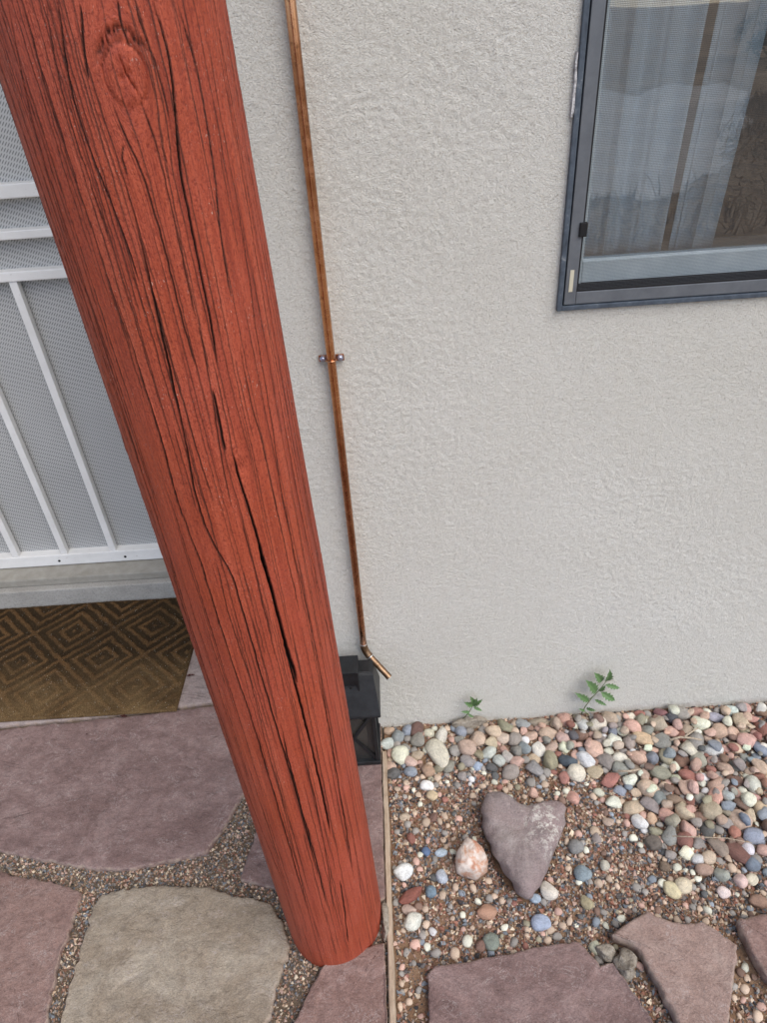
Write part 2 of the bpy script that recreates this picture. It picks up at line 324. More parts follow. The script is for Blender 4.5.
    a = NM('dry_twig', .85, .2); v = a.coord(); a.color(a.ramp(a.noise(v, 200, 3), [(.3, (.26,.20,.14)), (.7, (.46,.39,.30))])); M['twig'] = a.m
    a = NM('dead_leaf', .8, .2, (.055,.018,.015)); M['dead'] = a.m
    # beyond
    a = NM('dry_meadow', .95, .1); v = a.coord(); c = a.ramp(a.noise(v, .9, 6, .7), [(.3, (.20,.135,.075)), (.5, (.34,.245,.15)), (.75, (.44,.34,.22))]); a.color(c); a.bump(a.noise(v, 40, 4), .05, .6); M['meadow'] = a.m
    a = NM('pale_drive', .9, .2); v = a.coord(); a.color(a.ramp(a.noise(v, 6, 6, .7), [(.3, (.40,.34,.27)), (.7, (.58,.52,.44))])); M['drive'] = a.m
    a = NM('dry_grass_blade', .9, .1); a.color(a.ramp(a.noise(a.coord(), 3, 4), [(.3, (.36,.23,.12)), (.6, (.56,.41,.24)), (.8, (.26,.25,.10))])); M['grass'] = a.m
    a = NM('juniper_needles', .8, .15); a.color(a.ramp(a.noise(a.coord(), 5, 4), [(.3, (.030,.045,.020)), (.7, (.075,.095,.045))])); M['juniper'] = a.m
    a = NM('juniper_bark', .95, .1); a.color(a.ramp(a.noise(a.coord((8,8,1)), 4, 4), [(.3, (.09,.065,.05)), (.7, (.19,.15,.12))])); M['bark'] = a.m
make_mats()

# ================================================================== SETTING
WY = 1.144                                               # stucco face
CORN = -0.37                                             # corner where the wall steps back to the door
DY = 1.80                                                # security door plane
WX0, WX1, WZ0, WZ1 = 0.302, 1.52, 1.086, 2.15            # window opening

# far ground
bm = bmesh.new(); n = 24
vs_ = [[bm.verts.new((x, y, -0.10)) for x in np.linspace(-1, 1, n)**3*1500] for y in np.linspace(-1, 1, n)**3*1500]
for i in range(n-1):
    for j in range(n-1): bm.faces.new((vs_[i][j], vs_[i][j+1], vs_[i+1][j+1], vs_[i+1][j]))
tag(obj('ground', bm, M['meadow']), kind='structure')

# ------------------------------------------------------------------ house
house = empty('house', (0, WY, 0)); tag(house, 'beige stucco house wall with a grey window and a recessed doorway', 'house')
def stucco_h(x, z):
    ang = vn(x*2.3, z*2.3, 5)
    hs = 0; ws = 0
    for k in range(5):
        th = k*math.pi/5; c, s_ = math.cos(th), math.sin(th)
        w = np.exp(-((np.sin(ang*2.2 - th))**2)*3.0)
        p = (x*c+z*s_)*120; q = (-x*s_+z*c)*270
        hs = hs + w*fbm(p, q, 11+k, 2); ws = ws + w
    h = hs/ws
    iso = fbm(x*170, z*170, 31, 2)
    patch = np.clip(fbm(x*4, z*4, 77, 3)*1.0+.75, .45, 1.1)
    smo = np.clip(np.hypot(np.clip(WX0-x, 0, 9), np.clip(WZ0-z, 0, 9))/.09, .35, 1)*np.where(x < -.10, .8, 1.0)
    return 0.0010*smo*patch*(h*0.8+iso*0.95) + 0.0035*fbm(x*2.2, z*2.2, 50, 3)
px0, px1, pz0, pz1, st = CORN, 1.30, -0.08, 1.78, 0.0028
gx = np.arange(px0, px1+st/2, st); gz = np.arange(pz0, pz1+st/2, st)
XX, ZZ = np.meshgrid(gx, gz); YY = WY - stucco_h(XX, ZZ)
# rounded outer corner at the doorway
rc = 0.025; dd = np.clip(XX-CORN, 0, rc); YY = YY + (rc-np.sqrt(np.maximum(rc**2-(rc-dd)**2, 0)))
cx = (gx[:-1]+gx[1:])/2; cz = (gz[:-1]+gz[1:])/2; CX, CZ = np.meshgrid(cx, cz)
keep = ~((CX > WX0+.004) & (CZ > WZ0+.004))
nearw = np.clip(np.maximum(WX0-XX, WZ0-ZZ)/.02, 0, 1); YY = WY+(YY-WY)*(.25+.75*nearw)-.0008*(1-nearw)
me = mesh_np('wall', np.stack([XX, YY, ZZ], -1), grid_faces(len(gz), len(gx), keep=keep), True)
me.materials.append(M['stucco'])
bm = bmesh.new(); bm.from_mesh(me)
TH = WY+0.012                                            # backing shell behind the trowelled face
box(bm, CORN+.004, WX0, TH, WY+.22, -.3, 3.2)
box(bm, WX0, 6, TH, WY+.22, -.3, WZ0); box(bm, WX0, WX1, TH, WY+.22, WZ1, 3.2); box(bm, WX1, 6, TH, WY+.22, WZ0, 3.2)
box(bm, px1+.001, 6, WY+.001, TH-.001, -.3, WZ0-.001); box(bm, WX1+.001, 6, WY+.001, TH-.001, WZ0+.001, 3.2); box(bm, CORN+.005, WX1, WY+.001, TH-.001, WZ1+.001, 3.2); box(bm, CORN+.006, WX0-.001, WY+.002, TH-.002, pz1+.001, WZ1)
box(bm, CORN+.003, CORN+.2, WY+.028, DY+.30, -.3, 3.2)         # return into the doorway
box(bm, CORN+.004, -0.66, DY+.02, DY+.24, -.3, 3.2)     # jamb strip (right)
box(bm, -1.64, -0.70, DY+.02, DY+.24, 2.14, 3.2)
box(bm, -1.9, -1.64, DY+.02, DY+.24, -.3, 3.2); box(bm, -2.1, -1.9, WY, DY+.24, -.3, 3.2); box(bm, -7, -2.1, WY, WY+.22, -.3, 3.2)
box(bm, -7, -6.8, WY+.22, 7, -.3, 3.2); box(bm, 5.8, 6, WY+.22, 7, -.3, 3.2); box(bm, -6.8, 5.8, 6.8, 7, -.3, 3.2)
wall = obj('wall', bm, M['stucco'], house); wall['label'] = 'hand trowelled beige stucco wall face'
boxo('roof', (-7.1, 6.1, WY-.06, 7.1, 3.2, 3.34), M['stucco'], house)
boxo('room_floor', (-6.8, 5.8, 2.1, 6.8, -.05, .0), M['plaster'], house)
boxo('room_wall', (-1.0, 3.0, 3.4, 3.5, 0.0, 3.2), M['plaster'], house)

# window
win = empty('window', (0, 0, WZ0), house); win['label'] = 'grey framed window with insect screen'
def wbox(name, ext, m, parent=win, bev=.0012): return boxo(name, ext, m, parent, bev)
fw = .0075
wbox('flange', (WX0-.001, WX0+fw, WY-.0075, WY+.10, WZ0, WZ1), M['flange'])
wbox('flange', (WX1-fw, WX1, WY-.0075, WY+.10, WZ0, WZ1), M['flange'])
wbox('flange', (WX0+fw, WX1-fw, WY-.0070, WY+.10, WZ0, WZ0+.008), M['flange'])
wbox('flange', (WX0+fw, WX1-fw, WY-.0070, WY+.10, WZ1-fw, WZ1), M['flange'])
sx0, sx1, sz0, sz1 = WX0+fw+.003, WX1-fw-.003, WZ0+.0095, WZ1-fw-.003
sw = .0195; sy0, sy1 = WY-.0045, WY+.008
scr = wbox('screen_frame', (sx0, sx0+sw, sy0, sy1, sz0, sz1), M['alu'])
wbox('screen_frame', (sx1-sw, sx1, sy0, sy1, sz0, sz1), M['alu'])
wbox('screen_frame', (sx0+sw+.0004, sx1-sw-.0004, sy0+.0005, sy1, sz0, sz0+.0205), M['alu'])
wbox('screen_frame', (sx0+sw+.0004, sx1-sw-.0004, sy0+.0005, sy1, sz1-sw, sz1), M['alu'])
bm = bmesh.new()                                         # black spline along the mesh edge
box(bm, sx0+sw, sx0+sw+.0028, sy0+.002, sy0+.006, sz0+.0205, sz1-sw); box(bm, sx0+sw+.0028, sx1-sw, sy0+.002, sy0+.006, sz0+.0205, sz0+.0233)
obj('screen_spline', bm, M['rubber'], win)
bm = bmesh.new(); f = [bm.verts.new(p) for p in ((sx0+sw, sy0+.004, sz0+.02), (sx1-sw, sy0+.004, sz0+.02), (sx1-sw, sy0+.004, sz1-sw), (sx0+sw, sy0+.004, sz1-sw))]; bm.faces.new(f)
obj('insect_screen', bm, M['screen'], win)
lp = wp(581, 229, WY); wbox('latch', (lp[0]-.004, lp[0]+.0085, sy0-.004, sy0+.004, lp[2]-.011, lp[2]+.011), M['rubber'], bev=.0015)
tp = wp(569, 280, WY); bm = bmesh.new(); box(bm, sx0+.006, sx0+.0125, sy0-.0006, sy0+.0002, sz0+.022, sz0+.058); obj('tape_scrap', bm, M['tape'], win)
gy = WY+.042
wbox('sash', (WX0+.012, WX0+.046, gy-.012, gy+.02, WZ0+.03, WZ1-.02), M['sash'])
wbox('sash', (WX0+.0465, WX1-.0465, gy-.0115, gy+.02, WZ0+.034, WZ0+.070), M['sash'])
wbox('sash', (WX0+.0465, WX1-.0465, gy-.0115, gy+.02, WZ1-.06, WZ1-.02), M['sash'])
wbox('sash', (WX1-.046, WX1-.012, gy-.012, gy+.02, WZ0+.03, WZ1-.02), M['sash'])
wbox('track', (WX0+.011, WX1-.011, WY+.018, WY+.099, WZ0+.0085, WZ0+.012), M['vinyl'])
wbox('weatherstrip', (WX0+.013, WX1-.013, gy-.014, gy+.012, WZ0+.0125, WZ0+.0335), M['rubber'])
bm = bmesh.new(); bm.faces.new([bm.verts.new(p) for p in ((WX0+.044, gy+.003, WZ0+.066), (WX1-.044, gy+.003, WZ0+.066), (WX1-.044, gy+.003, WZ1-.058), (WX0+.044, gy+.003, WZ1-.058))]); obj('pane', bm, M['glass'], win)
wbox('inner_sill', (WX0-.05, WX1+.05, WY+.221, WY+.33, WZ0-.02, WZ0+.012), M['vinyl'])
bm = bmesh.new(); box(bm, WX0-.0045, WX0-.0012, WY-.0065, WY+.006, 1.375, 1.455); bmesh.ops.subdivide_edges(bm, edges=bm.edges[:], cuts=5)
for v in bm.verts: v.co.x += random.uniform(-.0016, .0012); v.co.y += random.uniform(-.001, .001)
obj('caulk_bead', bm, M['caulk'], win)

# curtain
def curtain(name, x0, x1, label, folds):
    nx, nz = 180, 24; xs = np.linspace(0, 1, nx); zz = np.linspace(WZ0+.045, WZ1+.1, nz)
    U, Zc = np.meshgrid(xs, zz); hgt = (Zc-zz[0])/(zz[-1]-zz[0])
    X = x0+(x1-x0)*U + .045*hgt*((x0-WX0)/.25+U*(x1-x0)/.25) + .004*np.sin(U*21)
    Yc = WY+.086 + .012*np.sin(U*2*math.pi*folds+.6) + .003*np.sin(U*2*math.pi*folds*2.7+1.5+hgt) + .006*hgt*np.sin(U*9)
    me = mesh_np(name, np.stack([X, Yc, Zc], -1), grid_faces(nz, nx), True); o = obj(name, me, M['curtain'])
    md = o.modifiers.new('thickness', 'SOLIDIFY'); md.thickness = .0012
    return tag(o, label, 'curtain')
cl = wp(720, 200, WY+.086)[0]
curtain('curtain', WX0+.01, wp(664, 200, WY+.086)[0], 'wide white curtain panel behind the left of the window screen', 3.6)
curtain('curtain', wp(679, 200, WY+.086)[0], cl, 'narrow white curtain panel beside the dark gap in the window', 1.3)

# security door
door = empty('security_door', (-1.17, DY-WY, .1), house); door['label'] = 'white metal security screen door with upright bars'
dx0, dx1 = -1.62, -0.705
boxo('stile', (dx1-.055, dx1, DY-.03, DY+.015, .107, 2.12), M['white'], door, .003)
boxo('stile', (dx0, dx0+.055, DY-.03, DY+.015, .107, 2.12), M['white'], door, .003)
def rail(z0, z1, y0=DY-.0295, y1=DY+.0145): return boxo('rail', (dx0+.0552, dx1-.0552, y0, y1, z0, z1), M['white'], door, .003)
br = rail(.107, .150)
for xx in (-1.335, -1.115, -.895):
    bm = bmesh.new(); bmesh.ops.create_cone(bm, cap_ends=True, segments=12, radius1=.0042, radius2=.0042, depth=.002, matrix=Matrix.Translation((xx, DY-.0300, .126)) @ Matrix.Rotation(R(90), 4, 'X')); obj('screw_hole', bm, M['dark'], br)
for zc, hh in ((1.237, .016), (1.140, .0105), (1.042, .0125)): rail(zc-hh, zc+hh)
rail(1.62, 1.65); rail(2.07, 2.12)
for xx in (-.93, -1.0915, -1.253, -1.4145): boxo('bar', (xx-.0105, xx+.0105, DY-.026, DY-.006, .1502, 1.0293), M['white'], door, .002)
boxo('perforated_sheet', (dx0+.05, dx1-.05, DY+.002, DY+.006, .14, 2.1), M['perf'], door)
boxo('inner_door', (dx0, dx1, DY+.06, DY+.10, .1, 2.12), M['plaster'], house)
bm = bmesh.new(); box(bm, dx1+.001, -.66, DY-.02, DY+.10, .09, 2.138, .003); box(bm, -1.66, dx0-.001, DY-.02, DY+.10, .09, 2.138, .003); obj('door_frame', bm, M['white'], house)
TF = 1.688
thr = boxo('threshold', (-1.9, CORN+.002, TF, DY+.02, -.06, .072), M['thresh'], house, .004)
boxo('sill_plate', (-1.66, -.6, TF+.022, DY+.02, .0725, .104), M['sill'], house, .006)

# ------------------------------------------------------------------ ground beds
STRIPX = -0.067
patio = None
def bed_z(x, y):                                         # pebble bed surface
    pile = np.clip((y-.86)/.25, 0, 1)*.008 + np.clip((x-.30)/.4, 0, 1)*.006
    return -.026 + pile + .004*fbm(x*9, y*9, 60, 3)
def joint_z(x, y): return -.016 + .0035*fbm(x*12, y*12, 63, 3)
def bed(name, x0, x1, y0, y1, fz, st=.007, m='dirt'):
    xs = np.arange(x0, x1+st/2, st); ys = np.arange(y0, y1+st/2, st); A, B = np.meshgrid(xs, ys); Zb = fz(A, B)+.0012*vn(A*170, B*170, 8)
    return obj(name, mesh_np(name, np.stack([A, B, Zb], -1), grid_faces(len(ys), len(xs)), True), M[m])
gbed = tag(bed('gravel_bed', STRIPX+.005, 1.9, -.3, WY+.03, bed_z, .008), kind='structure')
patio = tag(bed('patio', -2.1, STRIPX+.001, -.3, DY-.05, joint_z, .009, 'joint'), kind='structure')

# flagstones --------------------------------------------------------------
def slab(name, pts_px, m, parent=None, z=0.0, th=.03, rough=.0018, seed=0, relief=.0014, bevel=.0028, cleft=None, tilt=(0,0), smooth=1, mid=None):
    poly = np.array([gp(x, y, z)[:2] for x, y in pts_px])
    if parent is not None: poly[:,0] = np.minimum(poly[:,0], STRIPX-(.0065 if seed == 6 else .0035))
    p = resample(poly, .004); p = smooth_poly(p, smooth)
    c = poly.mean(0) if mid is None else gp(*mid, z)[:2]; nrm = np.roll(p, -1, 0)-np.roll(p, 1, 0); nrm = np.stack([nrm[:,1], -nrm[:,0]], 1); nrm /= np.linalg.norm(nrm, axis=1)[:,None]+1e-9
    ar = 0.5*np.sum(poly[:,0]*np.roll(poly[:,1],-1)-poly[:,1]*np.roll(poly[:,0],-1))
    if ar < 0: nrm = -nrm
    k = np.arange(len(p)); j = rough*(fbm(p[:,0]*90, p[:,1]*90, seed+5, 4)*2.4 + 1.1*vn(p[:,0]*16, p[:,1]*16, seed))
    p = p+nrm*j[:,None]; n = len(p); rings = []
    wavy = 1+.5*vn(p[:,0]*40, p[:,1]*40, seed+9)
    def ring(q, zz): rings.append(np.column_stack([q, zz if hasattr(zz, '__len__') else np.full(n, zz)]))
    ring(p-nrm*.004, z-th); ring(p+nrm*(.0015*vn(p[:,0]*60, p[:,1]*60, seed+2))[:,None], z-th*.55)
    ring(p+nrm*.0008, z-bevel*wavy*1.1); ring(p-nrm*(bevel*.45*wavy)[:,None], z-bevel*.25*wavy); 
    base = p-nrm*(bevel*wavy)[:,None]
    NR = 26
    for i in range(NR):
        t = i/NR; q = c+(base-c)*(1-t)
        zz = np.full(n, z)+relief*fbm(q[:,0]*9, q[:,1]*14, seed+20, 4)*min(1, i/3+.35)
        if cleft is not None:
            for (a, b, h) in cleft:                      # a low step where a layer split off
                a_ = gp(*a, z)[:2]; b_ = gp(*b, z)[:2]; d = b_-a_; L = np.linalg.norm(d); d /= L; nn = np.array([d[1], -d[0]])
                s_ = (q-a_)@d; w = (q-a_)@nn + .006*vn(s_*60, s_*0, seed+4)+.010*vn(s_*18, s_*0, seed+7)
                zz = zz-h*np.clip(w/.0025+.5, 0, 1)*np.clip(np.minimum(s_, L-s_)/.01+.5, 0, 1)
        zz = zz+tilt[0]*(q[:,0]-c[0])+tilt[1]*(q[:,1]-c[1])
        ring(q, zz)
    co = np.concatenate(rings); nr = len(rings); q = grid_faces(nr, n, wrap=True)
    if ar < 0: q = q[:, ::-1]
    co = np.vstack([co, [[c[0], c[1], co[-n:, 2].mean()]]])
    last = (nr-1)*n; tri = np.array([[last+i, last+(i+1) % n, len(co)-1, len(co)-1] for i in range(n)])
    me = bpy.data.meshes.new(name); faces = [tuple(f) for f in q] + [tuple(dict.fromkeys(t))[:3] if ar > 0 else tuple(dict.fromkeys(t))[:3][::-1] for t in tri]
    me.from_pydata([tuple(v) for v in co], [], faces); me.polygons.foreach_set('use_smooth', [True]*len(me.polygons)); me.update()
    a = me.attributes.new('rim', 'FLOAT', 'POINT'); ra = np.zeros(len(co), np.float32); ra[:3*n] = 1.0; ra[3*n:4*n] = .5; a.data.foreach_set('value', ra)
    o = obj(name, me, m, parent); return o, p
SLABS = []
def fl(pts, m, label, **kw):
    o, p = slab('flagstone', pts, M[m], patio, **kw); o['label'] = label; SLABS.append(p); return o
fl([(-120,742),(0,729),(100,719),(178,710),(215,705),(287,700),(276,745),(243,793),(224,826),(205,852),(170,860),(130,868),(90,868),(40,858),(0,850),(-120,842)], 'flag_purple', 'large purple sandstone slab in front of the doormat', seed=1, relief=.0022, rough=.0016)
fl([(-260,648),(-120,634),(0,616),(180,598),(290,590),(288,697),(214,702),(100,716),(0,726),(-120,739),(-260,755)], 'flag_pale', 'pale flagstone under the doormat', seed=2, z=-.001)
fl([(256,830),(268,782),(290,735),(300,700),(385,692),(386,765),(388,830),(389.5,898),(350,901),(310,897),(273,887),(240,879)], 'flag_purple', 'narrow purple slab behind the red post', seed=3, rough=.0012)
fl([(102,895),(150,885),(200,886),(232,894),(258,899),(272,904),(281,925),(289,946),(278,984),(265,1023),(240,1090),(48,1090),(60,1023),(80,950),(95,905)], 'flag_tan', 'tan flagstone at the bottom beside the post', seed=4, relief=.003, rough=.0026, cleft=[((95,1010),(150,950),.0022),((150,945),(125,1075),.0018)], smooth=1)
fl([(-140,858),(0,872),(51,883),(82,891),(72,925),(59,951),(52,985),(46,1023),(30,1090),(-180,1090)], 'flag_rose', 'rose coloured flagstone in the lower left corner', seed=5, rough=.0022, relief=.0024, cleft=[((-40,960),(62,905),.0015)])
fl([(385,942),(355,950),(323,966),(312,985),(294,1023),(270,1095),(392,1095),(388.5,1023)], 'flag_rose', 'rose flagstone in front of the red post', seed=6, rough=.0012, relief=.001, cleft=[((300,1085),(320,965),.004)])
def bedslab(pts, m, label, **kw):
    o, p = slab('stepping_stone', pts, M[m], None, **kw); tag(o, label, 'stepping stone', 'flat sandstone slabs set in the gravel bed'); SLABS.append(p); return o
bedslab([(428,974),(436,966),(470,961),(516,952),(550,945),(579,941),(588,950),(597,961),(600,967),(613,962),(655,1023),(700,1085),(432,1085)], 'flag_purple', 'large purple sandstone slab at the bottom edge of the gravel', z=-.002, th=.035, seed=7, relief=.0012, rough=.0013, smooth=0, mid=(545,1012), cleft=[((575,990),(612,962),.004)])
bedslab([(612,934),(625,924),(647,910),(660,917),(673,922),(688,922),(704,921),(722,934),(737,944),(735,970),(732,994),(728,1023),(720,1085),(716,1085),(680,1023),(655,976),(639,950),(631,941)], 'flag_pink', 'wedge shaped pink sandstone slab with a notched top edge', z=.012, th=.045, seed=8, relief=.0025, rough=.0018, bevel=.004, smooth=0, mid=(690,965))
bedslab([(738,920),(767,912),(830,896),(880,960),(840,1040),(800,1010),(767,974),(750,945)], 'flag_rose', 'reddish sandstone slab cut off by the right edge', z=.010, th=.042, seed=9, relief=.0015, bevel=.005, smooth=0)

# edging strip and mortar chunk
def edging(y0, y1, w0, seed):
    ny = 160; ys = np.linspace(y0, y1, ny); e1 = .0016*fbm(ys*30, ys*0, seed, 3); e2 = .0022*fbm(ys*26, ys*0, seed+3, 3); zt = .004+.0022*fbm(ys*35, ys*0, seed+6, 3)
    xl, xr = STRIPX-.001+e1, STRIPX+w0+e2
    prof = np.stack([np.stack([xl, ys, zt*0-.05],1), np.stack([xl, ys, zt-.002],1), np.stack([xl+.002, ys, zt],1), np.stack([xr-.002, ys, zt],1), np.stack([xr, ys, zt-.003],1), np.stack([xr+.001, ys, zt*0-.05],1)], 1)
    q = grid_faces(ny, 6); me = mesh_np('edging', prof, q[:, ::-1], False); return me
o = obj('edging_board', edging(-.25, 1.055, .0105, 4), M['edging']); tag(o, 'thin weathered edging strip between the flagstones and the gravel bed', 'edging')

# ------------------------------------------------------------------ red log post
PX, PY, PR = -0.1752, 0.6769, 0.0979; LEANX, LEANY, TAPER = -.01335, -.01128, -.0039
TH0 = math.atan2(-PY, -PX)                               # towards the camera
def on_post(x, y, r=PR):                                 # picture point -> (arc, height) on the log
    d = ray(x, y); z = .8
    for _ in range(4):
        qx, qy, r = PX+LEANX*z, PY+LEANY*z, PR+TAPER*z
        a = d[0]**2+d[1]**2; b = -(d[0]*qx+d[1]*qy); c = qx*qx+qy*qy-r*r; D = max(b*b-a*c, 0)
        t = (-b-math.sqrt(D))/a; hx, hy = t*d[0]-qx, t*d[1]-qy; z = EYE+t*d[2]
    r = PR
    th = (math.atan2(hy, hx)-TH0+math.pi) % (2*math.pi)-math.pi
    return th*r, EYE+t*d[2]
TP = lambda pts: [(x/2, y/2) for x, y in pts]
BT = lambda pts: [(x/2, 512+y/2) for x, y in pts]
CR = [  # traced checks: points, half width (mm), depth (mm)
 (TP([(20,0),(40,130),(75,270),(110,400),(150,520),(180,600),(215,690),(250,800),(290,930),(318,1015)]), .60, 2.2),
 (TP([(50,0),(75,120),(110,230),(145,340),(180,440),(215,545),(235,610),(265,700)]), .75, 3.0),
 (TP([(125,0),(132,140),(160,240),(192,330),(225,410),(258,490),(280,570)]), .80, 3.4), (TP([(165,10),(168,80),(177,160)]), .80, 3.2), (TP([(95,0),(108,120),(135,220),(165,310),(195,400),(225,490)]), .5, 1.8),
 (TP([(238,315),(250,370),(268,425),(287,510),(310,600),(332,700),(365,850),(392,990),(420,1080)])+BT([(460,110),(490,210),(520,320),(550,420),(580,520),(605,610),(640,740)]), 1.05, 5.0),
 (TP([(235,0),(240,45),(256,85)]), .7, 2.6), (TP([(270,195),(280,225),(304,245),(315,290),(326,340),(350,450),(372,540),(392,640)]), .75, 3.0),
 (TP([(268,0),(290,70),(318,150),(340,240)]), .55, 2.0),
 (TP([(300,0),(335,90),(350,190),(353,270),(361,360),(385,470),(401,550),(425,650),(434,740)]), 1.05, 5.6), (TP([(426,780),(438,840),(450,905)]), 1.0, 4.2),
 (TP([(350,0),(386,100),(406,200),(421,290),(435,400),(441,480),(462,600)]), .80, 3.2),
 (TP([(400,0),(430,150),(450,280),(480,420),(500,560),(520,700),(545,850),(565,1000)])+BT([(600,130),(630,260),(655,400)]), .60, 2.3),
 (TP([(438,20),(444,95),(470,250),(500,420),(530,600),(560,780),(594,980)])+BT([(640,160),(680,340),(710,500),(738,670)]), .55, 2.0),
 (TP([(250,290),(241,312),(255,350)]), .6, 2.0), (TP([(222,200),(240,250),(270,310),(300,390),(335,520),(365,640),(400,760)]), .62, 2.4),
 (TP([(228,575),(258,670),(290,770),(325,880),(360,1015)])+BT([(400,90),(430,190),(465,300),(500,400),(560,600),(600,740),(620,800)]), 1.0, 4.6),
 (TP([(185,625),(215,730),(250,830),(290,960)])+BT([(350,120),(390,250),(430,380),(480,520),(530,650),(575,760)]), .95, 4.2),
 (TP([(300,560),(325,660),(360,780),(400,920),(430,1010)]), .55, 2.0), (TP([(395,640),(420,760),(440,900),(462,1015)]), .55, 2.0), (TP([(480,690),(500,800),(526,890),(545,980)])+BT([(575,90),(600,200)]), .6, 2.2),
 (TP([(468,905),(470,935),(482,965),(500,1020)])+BT([(520,70),(545,160)]), 1.3, 7.0),
 (BT([(515,60),(545,160),(565,240),(580,290),(596,345)]), 2.2, 15.0), (BT([(565,255),(590,340),(612,430),(625,480),(645,560),(662,650)]), 1.7, 11.0),
 (BT([(640,330),(660,440),(675,530),(690,620),(706,720)]), 1.35, 7.5), (BT([(560,420),(580,510),(605,600),(630,690),(655,790)]), .95, 4.2),
 (BT([(680,735),(688,790),(696,860)]), 1.1, 5.2), (BT([(330,60),(370,200),(410,330),(450,450),(490,560)]), .5, 1.8), (BT([(480,0),(510,120),(540,240),(575,380)]), .5, 1.9),
 (BT([(520,420),(560,560),(590,680),(615,790)]), .5, 1.9), (BT([(610,480),(635,600),(655,700),(668,800)]), .55, 2.0), (BT([(690,560),(712,680),(725,780)]), .5, 1.8), (BT([(430,90),(460,210),(500,330),(530,450)]), .5, 1.8),
]
K1s, K1z = on_post(126, 75); K2s, K2z = on_post(238, 462)
def make_post():
    half = R(104); nf, nb = 600, 56
    ths = np.concatenate([np.linspace(-half, half, nf), np.linspace(half, 2*math.pi-half, nb+2)[1:-1]])
    zs = np.concatenate([np.arange(-.06, 1.72, .0027), np.array([1.75, 1.9, 2.1, 2.3, 2.45])])
    THH, Z = np.meshgrid(ths, zs); TW = (THH+math.pi) % (2*math.pi)-math.pi; Sx = TW*PR
    psi = Sx.copy()
    for ks, kz, a in ((K1s, K1z, .017), (K2s, K2z, .0085)):
        ds = Sx-ks; dz = (Z-kz)*.42; r2 = ds*ds+dz*dz
        psi = psi - ds*np.clip(a*a/(r2+.15*a*a), 0, 2.2)*np.exp(-r2/(9*a*a))*.9
    psi = psi + .003*fbm(Z*1.6, Sx*5, 40, 2)
    h = .0014*fbm(Z*2.0, Sx*10, 41, 3) + .00030*fbm(psi*230, Z*4, 42, 3) + .00022*vn(psi*620, Z*9, 43)
    # knots
    crack_shade = np.zeros_like(h)
    r1 = np.hypot(Sx-K1s, (Z-K1z)*.80); th1 = np.arctan2(Z-K1z, Sx-K1s)
    ringr = .0150*(1+.10*vn(th1*1.4, th1*0, 3))
    g = np.exp(-((r1-ringr)/.0011)**2)*(.35+.65*np.clip(np.sin(th1)*1.1+.25*vn(th1*5, th1*0, 9), 0, 1)); h -= .0034*g; crack_shade = np.maximum(crack_shade, .55*g**3)
    h += np.where(r1 < ringr, .0008+.0004*np.sin(r1*2600), 0)
    for ang, ln, dp in ((-60, .011, .004), (100, .010, .003), (20, .006, .0025), (200, .006, .0022)):
        ca, sa = math.cos(R(ang)), math.sin(R(ang)); al = (Sx-K1s)*ca+(Z-K1z)*sa; ac = -(Sx-K1s)*sa+(Z-K1z)*ca+.0006*vn(al*500, al*0, ang)
        h -= dp*np.clip(1-np.abs(ac)/.0010, 0, 1)*((al > -.001) & (al < ln))
    # shrinkage split above the knot
    a = np.abs(r1-ringr*1.32+.0012*vn(th1*9, th1*0, 4)); top = np.clip(np.sin(th1)-.35, 0, 1)*1.6; h -= .0042*np.exp(-(a/.0016)**2)*top*np.clip(vn(th1*22, r1*700, 6)+.75, 0, 1); crack_shade = np.maximum(crack_shade, np.exp(-(a/.0018)**2)*np.clip(top*1.5, 0, 1)*np.clip(vn(th1*22, r1*700, 6)+.5, 0, 1))
    r2 = np.hypot(Sx-K2s, (Z-K2z)*.55); h += .0006*np.sin(r2*3200)*np.exp(-(r2/.008)**2)
    # fine curly ripples round the knots
    for ks, kz, w in ((K1s+.008, K1z-.045, .02), (K2s, K2z, .02)):
        d = np.hypot(Sx-ks, (Z-kz)*.7); h += .00045*np.sin(np.hypot(Sx-ks+.02, (Z-kz)*.8+.01)*2300+2*vn(Sx*80, Z*80, 2))*np.exp(-(d/w)**2)
    def crack(sz, w, dp, taper=True):
        sz = sorted(sz, key=lambda q: q[1]); zz = np.array([q[1] for q in sz]); ss = np.array([q[0] for q in sz])
        rows = np.where((zs >= zz[0]) & (zs <= zz[-1]))[0]
        if len(rows) < 4: return
        zr = zs[rows]; sc = np.interp(zr, zz, ss)
        kk = max(1, min(9, len(rows)//6)); ker = np.ones(2*kk+1)/(2*kk+1); sc = np.convolve(np.pad(sc, kk, mode='edge'), ker, 'valid')
        sc = sc+.0007*vn(zr*35, zr*0, w*1000)+.0004*vn(zr*120, zr*0, w*900)
        u = (zr-zz[0])/(zz[-1]-zz[0]); env = np.minimum(1, np.minimum(u, 1-u)*9)**.5*(.85+.25*vn(zr*22, zr*0, dp*700))
        d = np.abs(Sx[rows]-sc[:,None]); ww = (w*np.maximum(env, .12))[:,None]; prof = np.clip(1.08-(d/ww), 0, 1)**.5
        h[rows] -= (dp*env)[:,None]*prof
        h[rows] += .0005*np.exp(-((d-ww*1.6)/(ww*.7))**2)*np.minimum(1, env)[:,None]
        crack_shade[rows] = np.maximum(crack_shade[rows], np.clip((1.0-(d-ww)/.0006), 0, 1)*(d < ww+.0007)*np.clip(env*1.3, 0, 1)[:,None]*min(1, .70+dp*90))  # painted crack darkness covers the walls as well as the floor
    for pts, w, dp in CR: crack([on_post(*p) for p in pts], w*.001*.85, dp*.0009)
    rg = np.random.default_rng(5)
